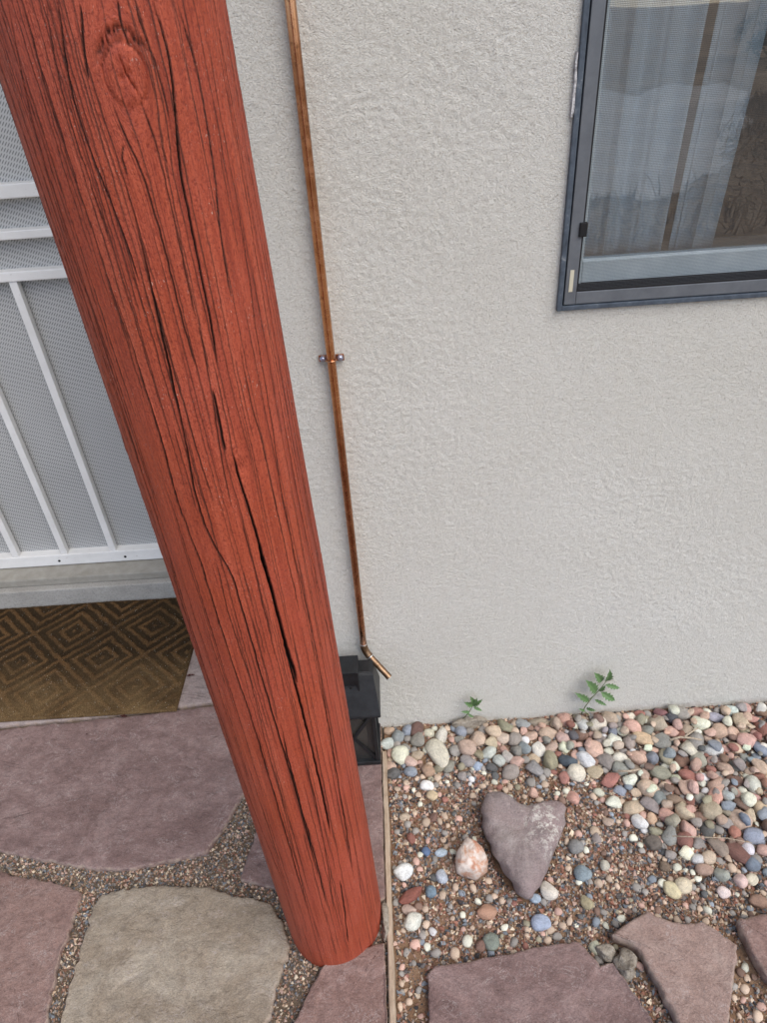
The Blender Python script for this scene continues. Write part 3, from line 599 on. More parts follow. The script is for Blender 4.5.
    for i in range(230):                                 # hairline checks along the grain
        s0 = rg.uniform(-.168, .168); z0 = rg.uniform(-.05, 1.65); ln = rg.uniform(.08, .6); zz = np.linspace(z0, z0+ln, 14)
        off = np.zeros(14)
        for ks, kz, a in ((K1s, K1z, .017), (K2s, K2z, .009)):
            q = (zz-kz)*.42; off += (s0-ks)*a*a*.5/((s0-ks)**2+q*q+.15*a*a)*np.exp(-((s0-ks)**2+q*q)/(9*a*a))
        w = rg.uniform(.18, .42)*.001
        crack([(s0+o_+.003*float(vn(z_*2.1, i*3.3)), z_) for o_, z_ in zip(off, zz)], w, w*rg.uniform(1.2, 2.0))
    end = np.clip((.02-Z)/.02, 0, 1)*.001
    rad = PR + TAPER*Z + .0012*np.cos(2*TW+.8) + h - end
    rad = np.where(Z > 1.72, PR+TAPER*Z, rad)
    co = np.stack([PX+LEANX*Z+rad*np.cos(TW+TH0), PY+LEANY*Z+rad*np.sin(TW+TH0), Z], -1); nr, nc = Z.shape
    faces = grid_faces(nr, nc, wrap=True)
    g = np.stack([psi, Z, h], -1)
    me = mesh_np('post', co, faces, True, {'grain': ('FLOAT_VECTOR', g), 'crack_shade': ('FLOAT', np.clip(crack_shade, 0, 1))})
    bm = bmesh.new(); bm.from_mesh(me); bm.verts.ensure_lookup_table()
    bm.faces.new([bm.verts[(nr-1)*nc+i] for i in range(nc)]); bm.to_mesh(me); bm.free()
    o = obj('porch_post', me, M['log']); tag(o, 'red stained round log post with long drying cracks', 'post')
make_post()

# ------------------------------------------------------------------ copper drain pipe
PYY = WY-.0155; pr = .0077
pipe = empty('drain_pipe', (-.091, PYY, .3)); tag(pipe, 'thin copper pipe running down the stucco wall with bent outlet', 'pipe')
zt = 3.1; el = np.array([-.0905, PYY, .297]); end = np.array([-.035, PYY-.036, .238])
bm = bmesh.new(); zs = np.linspace(zt, el[2]+.012, 40); tube(bm, [(-.0912+.0012*math.sin(z*3.1), PYY+.001*math.sin(z*2.3), z) for z in zs], pr, 22); obj('pipe_run', bm, M['copper'], pipe)
d = (end-el)/np.linalg.norm(end-el)
bm = bmesh.new(); ctl = [el+np.array([0,0,.022]), el, el+d*.020]
pts = [(1-t)**2*ctl[0]+2*t*(1-t)*ctl[1]+t*t*ctl[2] for t in np.linspace(0, 1, 10)]; tube(bm, pts, pr*1.16, 22); obj('elbow', bm, M['brass'], pipe)
bm = bmesh.new(); tube(bm, [el+np.array([0,0,.0215]), el+np.array([0,0,.0245])], pr*1.2, 22); obj('solder_ring', bm, M['solder'], pipe)
bm = bmesh.new(); tube(bm, [el+d*.0195, el+d*.0225], pr*1.2, 22); obj('solder_ring', bm, M['solder'], pipe)
bm = bmesh.new()                                         # open spout with a wall thickness
e2 = end; tube(bm, [el+d*.018, el+d*.05, e2], pr, 22, cap=False); tube(bm, [e2, e2-d*.03], pr*.8, 22, cap=True)
obj('spout', bm, M['brass'], pipe)
cz_ = 1.030
bm = bmesh.new(); tube(bm, [(-.0912+(pr+.0012)*math.sin(a), PYY-(pr+.0012)*math.cos(a), cz_) for a in np.linspace(-1.9, 1.9, 16)], .0016, 8); box(bm, -.1135, -.0985, WY-.0065, WY-.0045, cz_-.006, cz_+.006, .0005); box(bm, -.0838, -.0688, WY-.0065, WY-.0045, cz_-.006, cz_+.006, .0005)
cl_ = obj('clamp', bm, M['copper'], pipe)
for xx in (-.1065, -.0757):
    bm = bmesh.new(); tube(bm, [(xx, WY-.004, cz_), (xx, WY-.0085, cz_), (xx, WY-.0125, cz_), (xx, WY-.0137, cz_)], [.0058, .0060, .0048, .003], 6); box(bm, xx-.0035, xx+.0035, WY-.0141, WY-.0130, cz_-.0007, cz_+.0007); obj('screw', bm, M['zinc'], cl_)

# ------------------------------------------------------------------ black lantern
LX0, LX1, LY0, LY1 = -.190, -.0735, 1.021, 1.131; LZ = .003
lan = empty('lantern', ((LX0+LX1)/2, (LY0+LY1)/2, LZ)); tag(lan, 'black metal lantern with crossed bars standing behind the red post', 'lantern')
boxo('base', (LX0-.003, LX1+.003, LY0-.003, LY1+.003, LZ, LZ+.012), M['black'], lan, .0015)
for xx in (LX0, LX1-.009):
    for yy in (LY0, LY1-.009): boxo('corner_post', (xx, xx+.009, yy, yy+.009, LZ+.012, .192), M['black'], lan, .001)
def strut(a, b, w, t, name='cross_bar'):
    a, b = Vector(a), Vector(b); dv = b-a; bm = bmesh.new(); box(bm, 0, dv.length, -t/2, t/2, -w/2, w/2, .0007)
    x = dv.normalized(); yv = Vector((0,1,0)) if abs(x.y) < .3 else Vector((1,0,0))
    if abs(x.y) >= .3: yv = Vector((1,0,0))
    zv = x.cross(yv).normalized(); bmesh.ops.transform(bm, verts=bm.verts, matrix=Matrix(((x.x,yv.x,zv.x,a.x),(x.y,yv.y,zv.y,a.y),(x.z,yv.z,zv.z,a.z),(0,0,0,1)))); return obj(name, bm, M['black'], lan)
za, zb = LZ+.014, .190
strut((LX0+.008, LY0+.003, za), (LX1-.008, LY0+.003, zb), .0085, .003); strut((LX0+.008, LY0+.0065, zb), (LX1-.008, LY0+.0065, za), .0085, .003)
strut((LX1-.003, LY0+.008, za), (LX1-.003, LY1-.008, zb), .0085, .003); strut((LX1-.0065, LY0+.008, zb), (LX1-.0065, LY1-.008, za), .0085, .003)
bm = bmesh.new()
for e in ((LX0+.009, LX1-.009, LY0+.009, LY0+.011), (LX0+.009, LX1-.009, LY1-.011, LY1-.009)): box(bm, *e, LZ+.012, .192)
for e in ((LX0+.009, LX0+.011, LY0+.0112, LY1-.0112), (LX1-.011, LX1-.009, LY0+.0112, LY1-.0112)): box(bm, *e, LZ+.012, .192)
obj('glass_pane', bm, M['lglass'], lan)
bm = bmesh.new(); cxm, cym = (LX0+LX1)/2, (LY0+LY1)/2
tube(bm, [(cxm+.004, cym, LZ+.012), (cxm+.004, cym, .075), (cxm+.004, cym, .085)], [.026, .026, .022], 24); obj('candle', bm, M['candle'], lan)
bm = bmesh.new()
def ringv(x0, x1, y0, y1, z): return [bm.verts.new(p) for p in ((x0,y0,z),(x1,y0,z),(x1,y1,z),(x0,y1,z))]
lv = [ringv(LX0-.007, LX1+.0135, LY0-.006, LY1+.004, .188), ringv(LX0-.007, LX1+.0135, LY0-.006, LY1+.004, .196), ringv(LX0+.006, LX1+.002, 1.066, 1.112, .282), ringv(LX0+.012, LX1-.004, 1.070, 1.108, .286)]
bm.faces.new(lv[0][::-1]); bm.faces.new(lv[-1])
for a, b in zip(lv, lv[1:]):
    for k in range(4): bm.faces.new((a[k], a[(k+1)%4], b[(k+1)%4], b[k]))
bmesh.ops.bevel(bm, geom=bm.edges[:], offset=.0015, segments=2, affect='EDGES'); roof = obj('roof', bm, M['black'], lan)
bx0, bx1, by0, by1, bz0, bz1 = -.158, -.104, 1.046, 1.100, .225, .313
bm = bmesh.new(); sl0, sl1 = .247, .269                   # hollow chimney cap: real opening with a near-black plate inside painting its shade
box(bm, bx0, bx1, by0, by1, bz0, sl0, .001); box(bm, bx0, bx1, by0, by1, sl1, bz1, .0015); box(bm, bx0, bx0+.006, by0+.0005, by1-.0005, sl0, sl1); box(bm, bx1-.004, bx1, by0+.0005, by1-.0005, sl0, sl1); box(bm, bx0+.006, bx1-.004, by1-.008, by1-.002, sl0, sl1)
cap = obj('handle_cap', bm, M['black'], lan)
boxo('slot_shade', (bx0+.007, bx1-.005, by0+.010, by0+.012, sl0+.0005, sl1-.0005), M['dark'], cap)  # added near-black plate, stands for the shade inside the opening
bm = bmesh.new(); tube(bm, [(bx0+.030, by0+.005, sl0+.001), (bx0+.0345, by0+.005, sl0+.012), (bx0+.030, by0+.005, sl1-.001)], .0022, 8); obj('hook', bm, M['black'], cap)

# ------------------------------------------------------------------ door mat
def make_mat():
    x1 = -.631; x0 = x1-.78; y0, y1 = 1.222, TF-.004
    nx, ny = 400, 250; xs = np.linspace(x0, x1, nx); ys = np.linspace(y0, y1, ny); A, B = np.meshgrid(xs, ys)
    cell = .255; u = ((A-x0)/cell) % 1.0-.5; v = ((B-y0)/(cell*.95)+.12) % 1.0-.5
    d = (np.abs(u)+np.abs(v))                             # concentric diamonds
    ph = d*6.0+.14*fbm(A*50, B*50, 3, 3); tri = np.abs((ph % 1.0)-.5)*2
    rib = np.clip((tri-.46+.12*vn(A*330, B*330, 5))/.26, 0, 1)*np.clip(.8+.5*fbm(A*14, B*14, 8, 3), .2, 1)
    edge = np.minimum(np.minimum(A-x0, x1-A), np.minimum(B-y0, y1-B)); rib = np.where(edge < .006, .25, rib)
    wear = np.clip(.85-(B-y0)/.27, 0, 1)*.85+.08
    rib2 = rib*(1-.45*wear)+.4*wear
    Z = .009+.0036*rib*(1-.5*wear)+.0014*fbm(A*260, B*260, 6, 2)+.002*fbm(A*6, B*6, 9, 2); Z = np.where(edge < .0012, .002, Z)
    n = nx*ny; co = np.stack([A, B, Z], -1).reshape(-1,3); bot = co.copy(); 
    # closed under side from the rim only
    rim = np.concatenate([np.arange(nx), np.arange(1, ny)*nx+nx-1, (ny-1)*nx+np.arange(nx-2, -1, -1), np.arange(ny-2, 0, -1)*nx])
    b = co[rim].copy(); b[:,2] = .0015; allco = np.vstack([co, b]); k = len(rim); i = np.arange(k)
    side = np.stack([rim[i], n+i, n+(i+1) % k, rim[(i+1) % k]], 1)
    me = mesh_np('doormat', allco, np.vstack([grid_faces(ny, nx), side]), True, {'rib': ('FLOAT', np.concatenate([rib2.ravel(), np.zeros(k)])), 'wear': ('FLOAT', np.concatenate([wear.ravel(), np.zeros(k)]))})
    o = obj('doormat', me, M['mat']); tag(o, 'worn brown coir doormat with raised diamond pattern', 'doormat')
make_mat()

# ------------------------------------------------------------------ rocks
bmi = bmesh.new(); bmesh.ops.create_icosphere(bmi, subdivisions=3, radius=1)
ICO3 = np.array([v.co[:] for v in bmi.verts]); ICO3F = np.array([[v.index for v in f.verts] for f in bmi.faces]); bmi.free()
def ico(n):
    b = bmesh.new(); bmesh.ops.create_icosphere(b, subdivisions=n, radius=1); c = np.array([v.co[:] for v in b.verts]); f = np.array([[v.index for v in q.verts] for q in b.faces]); b.free(); return c, f
ICO1, ICO1F = ico(1); ICO2, ICO2F = ico(2); 
ICO2, ICO2F = ico(3); ICO1, ICO1F = ico(2)
def stone_verts(base, rg, planes=7, sharp=.5, lump=.10):
    c = base.copy()
    for k in range(planes):
        nrm = rg.normal(size=3); nrm /= np.linalg.norm(nrm); t = rg.uniform(.50, .86); d = c@nrm; ex = np.clip(d-t, 0, None); c = c-ex[:,None]*nrm*(.55+.45*sharp)
    l = 1+lump*(vn(c[:,0]*1.5+9, c[:,1]*1.5+c[:,2]*1.1, int(rg.integers(0, 60)))+.5*vn(c[:,1]*3, c[:,2]*3+c[:,0]*2, int(rg.integers(0, 60))))
    c = c*l[:,None]; c -= (c.max(0)+c.min(0))/2; return c/(np.abs(c).max(0))
def outline_rock(name, pts_px, z, zb, h, m, seed, dome=.55, lump=.004, attrs=None, peak=None, sm=4, warp=.004):
    poly = np.array([gp(x, y, z)[:2] for x, y in pts_px]); p = smooth_poly(resample(poly, .004), sm); c = poly.mean(0) if peak is None else gp(*peak, z)[:2]
    n = len(p); rings = []; ts = [(.86, 0), (.97, .30), (1.0, .52), (.985, .68), (.94, .80), (.87, .885), (.77, .945), (.65, .975), (.5, .995), (.34, 1.0), (.18, 1.0)]
    for s_, hh in ts:
        q = c+(p-c)*s_; zz = zb+(h)*hh + lump*fbm(q[:,0]*28, q[:,1]*28, seed, 3)*min(1, hh*2)
        q = q+warp*np.stack([vn(q[:,0]*45, q[:,1]*45+hh*3, seed+1), vn(q[:,0]*45, q[:,1]*45+hh*3, seed+2)], 1)*(1 if s_ > .8 else .3)
        rings.append(np.column_stack([q, zz]))
    co = np.concatenate(rings); ctr = np.array([[c[0], c[1], co[-n:,2].mean()]]); co = np.vstack([co, ctr]); nr = len(ts)
    ar = np.sum(poly[:,0]*np.roll(poly[:,1],-1)-poly[:,1]*np.roll(poly[:,0],-1)); q = grid_faces(nr, n, wrap=True); last = (nr-1)*n
    faces = [tuple(f) for f in q]+[(last+i, last+(i+1) % n, len(co)-1) for i in range(n)]+[tuple(range(n))[::-1]]
    if ar < 0: faces = [f[::-1] for f in faces]
    me = bpy.data.meshes.new(name); me.from_pydata([tuple(v) for v in co], [], faces); me.polygons.foreach_set('use_smooth', [True]*len(me.polygons))
    if attrs:
        for an, fn in attrs.items():
            a = me.attributes.new(an, 'FLOAT', 'POINT'); a.data.foreach_set('value', fn(co).astype(np.float32))
    me.update(); return obj(name, me, m), p
OCC = []                                                 # (x, y, r) already taken
hp = [(481,800),(485,790),(497,787),(510,793),(521,801),(530,806),(538,801),(548,796),(560,796),(567,804),(565,820),(560,838),(553,855),(544,874),(536,888),(528,894),(519,888),(509,873),(499,858),(490,840),(483,820)]
lc = gp(545, 825, .035)[:2]
o, HPOLY = outline_rock('heart_stone', hp, .030, -.026, .066, M['heart'], 4, peak=(524,832), lump=.010, attrs={'lichen': lambda co: np.clip(1.25-np.hypot(co[:,0]-lc[0], (co[:,1]-lc[1])*.8)/.055, 0, 1)})
tag(o, 'large heart shaped purplish grey rock lying in the gravel', 'rock')
o, QPOLY = outline_rock('quartz_stone', [(458,868),(456,852),(462,841),(466,834),(475,838),(484,846),(490,856),(488,866),(477,874),(467,871)], .020, -.026, .052, M['quartz'], 9, lump=.016, sm=1)
tag(o, 'white quartz rock with rusty red patches left of the heart stone', 'rock')
o, KPOLY = outline_rock('concrete_lump', [(616,958),(620,950),(624,944),(632,948),(638,956),(637,970),(630,977),(621,970)], .012, -.03, .045, M['crumb'], 12, lump=.020, sm=1, warp=.008)
tag(o, 'crumbly grey concrete lump wedged between two stepping stones', 'lump')
o, LPOLY = outline_rock('concrete_lump', [(592,945),(600,943),(608,944),(615,952),(611,960),(602,957)], .0, -.03, .032, M['crumb'], 15, lump=.016, sm=1, warp=.007)
tag(o, 'smaller brown crumbly clod touching the notch of the large slab', 'lump')
# mortar chunk squeezed between the post's slabs and the edging
o, _ = outline_rock('mortar_chunk', [(382,902),(386,897),(389,905),(390,920),(389,934),(385,940),(382,925)], .004, -.02, .026, M['crumb'], 17, lump=.008)
tag(o, 'grey mortar chunk packed between the red post and the edging strip', 'mortar')
o, _ = outline_rock('flat_stone', [(450,722),(456,718),(470,716),(486,715),(487,719),(474,722),(458,725)], .012, -.02, .034, M['crumb'], 21, lump=.004)
tag(o, 'long flat grey stone lying against the wall under the small weed', 'stone'); OCC.append((*gp(468,720,.0)[:2], .02))

def dull(c, k=.42): m_ = .35*c[0]+.45*c[1]+.2*c[2]; return tuple(q+(m_-q)*k for q in c)
PC = {'tan': lin(176,150,122), 'pinkish': lin(186,142,122), 'grey': lin(136,130,122), 'blue-grey': lin(122,134,146), 'brown': lin(118,88,70), 'reddish': lin(146,88,70), 'cream': lin(206,192,166), 'olive': lin(138,130,102), 'dark grey': lin(82,84,84), 'white': lin(214,208,198)}
PN = ['tan', 'pinkish', 'grey', 'blue-grey', 'brown', 'reddish', 'cream', 'olive', 'dark grey', 'white']; PW = np.array([.26, .17, .20, .07, .08, .045, .11, .05, .025, .02]); PW = PW/PW.sum()
PC = {k: tuple(min(.62, q*1.2) for q in dull(v, .32)) for k, v in PC.items()}
rgp = np.random.default_rng(21); PM = []
for k in range(18):
    v = stone_verts(ICO2 if k < 6 else ICO1, rgp, planes=(3+k % 3) if k < 6 else [6,8,10,13,15][k % 5], sharp=rgp.uniform(.2, .5) if k < 6 else rgp.uniform(.6, 1.0), lump=rgp.uniform(.06, .1) if k < 6 else rgp.uniform(.1, .2))
    me = mesh_np('pebble', v, ICO2F if k < 6 else ICO1F, True); me.materials.append(M['pebble']); PM.append(me)
def pebble(x, y, a, b, c, col, label, group, z=None, rot=None, name='pebble', mi=None, tilt=.35):
    o = bpy.data.objects.new(name, PM[int(rgp.integers(len(PM))) if mi is None else mi]); COL.objects.link(o)
    o.scale = (a, b, c); o.rotation_euler = (rgp.normal()*tilt*.6, rgp.normal()*tilt*.6, rgp.uniform(0, 6.28) if rot is None else rot)
    o.location = (x, y, (float(bed_z(x, y))+c*.55) if z is None else z)
    j = np.clip(1+rgp.normal(size=3)*.035, .8, 1.2)*rgp.uniform(.85, 1.18); o.color = (*[float(min(.85, q*w)) for q, w in zip(col, j)], 1)
    return tag(o, label, 'pebble', group)
SPEC = [ # picture x, y, length px, width px, angle on picture (deg, 0 = across), colour, label
 (438,752,31,18,68,lin(214,200,168),'long cream pebble standing out from the gravel near the lantern'),
 (409,730,14,11,10,lin(128,146,162),'pale blue pebble at the wall foot beside the lantern'), (398,736,13,13,0,lin(134,140,138),'round grey pebble between blue pebble and white one near lantern'),
 (388,743,11,15,60,lin(214,206,186),'white pebble touching the lantern corner'), (393,773,16,11,-20,lin(92,98,98),'dark grey pebble beside the edging strip below the lantern'),
 (427,785,14,10,15,lin(220,216,204),'small white oval pebble above the tan round one'), (432,795,12,10,0,lin(196,170,130),'round yellowish tan pebble just below a white oval'),
 (411,761,13,11,0,lin(196,164,146),'pale pink pebble left of the long cream one'), (428,770,14,12,30,lin(180,136,110),'angular pinkish brown pebble under the long cream one'),
 (416,724,15,12,-60,lin(112,76,68),'dark reddish brown pebble leaning on the wall'),
 (461,731,12,12,0,lin(126,136,150),'blue pebble below the flat grey stone'), (468,760,16,13,10,lin(142,146,144),'flat grey pebble below the flat wall stone'), (478,766,11,9,0,lin(136,154,178),'light blue pebble beside a flat grey one'),
 (489,752,16,11,-35,lin(196,196,188),'pale slanting pebble above the heart stone lobe'), (499,760,13,12,0,lin(168,168,154),'triangular grey pebble above the heart stone'), (508,756,12,13,0,lin(182,172,152),'rounded beige pebble above the heart notch'),
 (523,723,15,10,5,lin(150,152,152),'oval light grey pebble close to the wall'), (525,747,12,13,0,lin(120,128,142),'slate blue pebble above right of the heart notch'), (548,733,19,13,0,lin(178,160,128),'blocky tan pebble near the wall above the heart stone'),
 (503,737,14,13,-20,lin(186,164,142),'rounded tan pebble near the wall over the left lobe'), (563,737,14,13,0,lin(204,174,158),'pale pink pebble near the wall above the right lobe'), (538,717,21,10,-5,lin(150,140,116),'long olive grey pebble pressed against the wall'),
 (568,760,19,12,8,lin(70,84,94),'dark slate pebble right of the heart notch'), (564,777,11,13,10,lin(158,96,80),'brick red pebble above the right heart lobe'), (573,797,13,14,-30,lin(206,150,124),'salmon pink pebble touching the right heart lobe'),
 (576,846,16,13,0,lin(112,116,112),'dark grey pebble right of the heart stone'), (583,873,18,15,10,lin(120,134,152),'mottled blue grey pebble right of the heart tip'), (549,890,18,17,0,lin(200,192,168),'round cream pebble below right of the heart tip'),
 (535,898,12,9,0,lin(136,156,178),'small blue pebble under the heart tip'), (541,922,20,15,0,lin(142,158,184),'smooth light blue pebble above the large bottom slab'), (491,941,17,16,0,lin(112,122,106),'greenish grey pebble at the top edge of the large slab'),
 (404,871,14,18,60,lin(206,206,196),'white oval pebble beside the edging strip'), (442,876,13,12,30,lin(166,176,194),'pale blue pebble left of the quartz rock'), (413,921,14,18,70,lin(204,198,184),'whitish pebble low in the left of the gravel bed'),
 (409,909,15,10,0,lin(198,158,138),'flat pink pebble touching a whitish pebble'), (487,911,13,19,80,lin(190,130,98),'orange pink upright chip under the quartz rock'), (411,895,10,26,60,lin(128,66,48),'long dark red chip near the edging strip'),
 (431,891,11,11,0,lin(96,124,138),'teal blue speckled pebble left of the quartz rock'), (426,851,9,9,0,lin(78,110,146),'tiny vivid blue pebble among the fine gravel'), (441,852,8,12,80,lin(170,182,200),'small pale blue pebble above the quartz rock'),
 (740,853,26,17,35,lin(118,78,58),'large dark brown pebble near the right edge'), (748,849,13,12,-40,lin(216,214,208),'bright white pebble behind the dark brown one'), (753,864,15,13,20,lin(112,134,146),'blue slate pebble below the dark brown one'),
 (672,889,17,15,40,lin(196,182,124),'yellow angular pebble above the wedge slab'), (683,885,14,18,75,lin(190,178,138),'pale yellow oval pebble above the wedge slab'), (724,892,14,11,0,lin(208,190,172),'pinkish white pebble above the right slab'),
 (722,874,15,13,0,lin(158,158,142),'round grey green pebble over the right slab'), (741,880,14,13,0,lin(202,168,156),'round pink pebble in the right gravel'), (752,879,10,13,60,lin(214,192,158),'cream pebble right of a round pink one'),
 (705,869,19,11,5,lin(168,136,112),'flat tan pebble right of the yellow pair'), (698,858,11,14,60,lin(208,204,194),'whitish upright pebble above a flat tan one'), (653,842,17,15,0,lin(112,100,88),'round dark brown pebble in the middle of the bed'),
 (643,738,23,14,25,lin(190,168,108),'long yellow pebble in the dense stones near the wall'), (688,775,19,12,20,lin(158,98,78),'angular brick red pebble in the dense stones'), (711,769,10,9,0,lin(150,90,76),'small dark red pebble in the dense stones'),
 (660,772,22,14,10,lin(134,132,114),'broad olive pebble in the dense stones'), (638,757,18,13,10,lin(196,150,128),'pink pebble left of a slate one in the dense stones'), (652,757,14,13,0,lin(122,126,134),'slate grey pebble right of a pink one'),
 (640,821,17,14,25,lin(204,202,200),'pale grey white oval pebble in the middle stones'), (605,865,10,10,0,lin(184,170,150),'beige pebble in the dirt above the wedge slab'), (716,717,20,10,12,lin(150,154,160),'long pale blue grey pebble against the wall at right'),
 (697,712,17,10,0,lin(176,128,102),'orange brown pebble touching the wall at right'), (660,711,14,11,0,lin(150,92,92),'dark wine red pebble touching the wall'), (587,902,13,13,0,lin(168,152,104),'ochre pebble in the dirt left of the wedge slab'),
 (759,901,20,13,-5,lin(164,120,92),'brown slab like pebble behind the right stepping stone'), (735,832,13,12,0,lin(162,98,74),'rust red pebble near the right edge'), (728,795,12,12,0,lin(176,184,192),'pale blue round pebble in the right dense stones'),
 (659,797,14,14,0,lin(118,122,128),'round slate pebble in the dense stones'), (676,800,20,10,20,lin(138,118,90),'long brown pebble in the dense stones'), (630,779,14,12,-45,lin(212,198,182),'wedge shaped white pebble in the dense stones'),
]
def px_scale(x, y): return float(np.linalg.norm(gp(x+.5, y)-gp(x-.5, y)))
for (x, y, L, Wd, ang, col, lab) in SPEC:
    g = gp(x, y, .0); s = px_scale(x, y); a, b = L*s/2*1.04, Wd*s/2*1.12
    if abs(math.sin(R(ang))) > .5: a *= 1.12
    c = min(a, b)*rgp.uniform(.62, .85); zb = float(bed_z(g[0], g[1])); g = gp(x, y, zb+c*.8)
    pebble(g[0], min(g[1], WY-.012-b*.4), a, b, c, tuple(min(.62, q*1.08) for q in dull(col, .34)), lab, None, z=zb+c*.62, rot=-R(ang)-.07, mi=int(rgp.integers(6)), tilt=.15)
    OCC.append((g[0], g[1], max(a, b)*.72))
print('special pebbles', len(SPEC))
# the other pebbles: throw darts with the photograph's density
def dens(x, y):                                          # 0..1 how thickly the pebbles lie
    d_w = np.clip((y-.93)/.12, 0, 1)*np.clip(.55+(x-.1)*1.2, .55, 1); d_r = np.clip((x-(.38+(1.0-y)*.38))/.16, 0, 1)*np.clip((y-.68)/.16, 0, 1)
    return np.maximum(np.maximum(d_w, d_r), .085)
ALLP = SLABS+[HPOLY, QPOLY, KPOLY]
def blocked(x, y, grow=0.0):
    b = np.zeros(np.shape(x), bool)
    for p in ALLP:
        p = p[::4]; q = p
        if grow: c = p.mean(0); q = c+(p-c)*(1+grow/np.abs(p-c).max())
        i = np.where((x > q[:,0].min()) & (x < q[:,0].max()) & (y > q[:,1].min()) & (y < q[:,1].max()) & ~b)[0]
        if len(i): b[i] = poly_in(x[i], y[i], q)
    return b
cand = []; grid = {}
def put(x, y, r, f=.92):
    gx_, gy_ = int(x/.03), int(y/.03)
    for i in range(gx_-2, gx_+3):
        for j in range(gy_-2, gy_+3):
            for (X_, Y_, r_) in grid.get((i, j), ()):
                if (X_-x)**2+(Y_-y)**2 < ((r+r_)*f)**2: return False
    grid.setdefault((gx_, gy_), []).append((x, y, r)); return True
for (x, y, r) in OCC: grid.setdefault((int(x/.03), int(y/.03)), []).append((x, y, r))
N = 26000; cxs = rgp.uniform(STRIPX+.018, 1.25, N); cys = rgp.uniform(.42, WY-.012, N); blk = blocked(cxs, cys, .012); dn = dens(cxs, cys); tr = rgp.random(N)
sizes = np.sort(np.clip(rgp.lognormal(math.log(.0098), .38, N), .0048, .022))[::-1]
for x, y, b_, d_, t_, r in zip(cxs, cys, blk, dn, tr, sizes):
    if b_ or t_ > d_: continue
    if d_ < .3 and r > .0085: r *= .55
    if y > WY-.006-r*.7: continue
    if put(x, y, r, .80): cand.append((x, y, r, 0, d_))
# a second, loose layer where the stones lie thick
grid.clear(); n1 = len(cand)
lx_, ly_, lr_ = rgp.uniform(.25, 1.2, 5000), rgp.uniform(.80, WY-.02, 5000), rgp.uniform(.008, .0155, 5000); lok = (dens(lx_, ly_) > .85) & ~blocked(lx_, ly_, .02)
for x, y, r in zip(lx_[lok], ly_[lok], lr_[lok]):
    if y < WY-.008-r*.7 and all((x-ox)**2+(y-oy)**2 > (orr+r)**2*.7 for ox, oy, orr in OCC) and put(x, y, r, 1.25): cand.append((x, y, r, 1, 1))
def topx(x, y):
    v = np.array([x, y, -EYE]); zc = v@_F; return W0/2+FPX*(v@_X)/zc, H0/2-FPX*(v@_Y)/zc
def visible(x, y):
    v = np.array([x, y, -EYE]); zc = v@_F; u = W0/2+FPX*(v@_X)/zc; w = H0/2-FPX*(v@_Y)/zc; return -5 < u < W0+5 and w < H0+5
vis = sorted([c for c in cand if visible(c[0], c[1])], key=lambda c: -c[2]*(1.35 if c[3] else 1)); keepn = 250
indiv = set(id(c) for c in vis[:keepn])
def place_word(x, y):
    if y > 1.02: return 'in the row at the foot of the wall' if x < .42 else 'at the foot of the wall on the right'
    if x > .42 and y > .80: return 'in the thick pebbles on the right'
    if x < .20 and y < .98: return 'in the fine gravel near the edging strip'
    if y < .76: return 'in the dirt around the stepping stones'
    return 'scattered around the heart stone'
small = []; USED = set()
for c in cand:
    x, y, r, lay, d_ = c; cn = PN[rgp.choice(len(PN), p=PW)]
    asp = rgp.uniform(.68, 1.0); fl_ = rgp.uniform(.5, .85); a, b, cc = r*1.14, r*1.14*asp, r*fl_
    z = float(bed_z(x, y))+cc*.5+(.0135 if lay else 0)+rgp.uniform(-.002, .003)*(d_ > .5)
    if id(c) in indiv:
        u, w = topx(x, y)
        for sp_ in sorted(SPEC, key=lambda q: (q[0]-u)**2+(q[1]-w)**2)[:40]:
          du, dw = u-sp_[0], w-sp_[1]
          dr_ = ('right of' if du > 0 else 'left of') if abs(du) > abs(dw) else ('below' if dw > 0 else 'above'); ref = sp_[6]
          if len(ref.split()) > 10: ref = ' '.join(ref.split()[:3])
          lab = f'{cn} pebble {dr_} the {ref}'
          if lab not in USED: break
        USED.add(lab); pebble(x, y, a, b, cc, PC[cn], lab, f'loose pebbles {place_word(x, y)}', z=z)
    else: small.append((x, y, a, b, cc, z, PC[cn]))
print('pebbles', len(cand), 'visible', len(vis), 'joined', len(small))

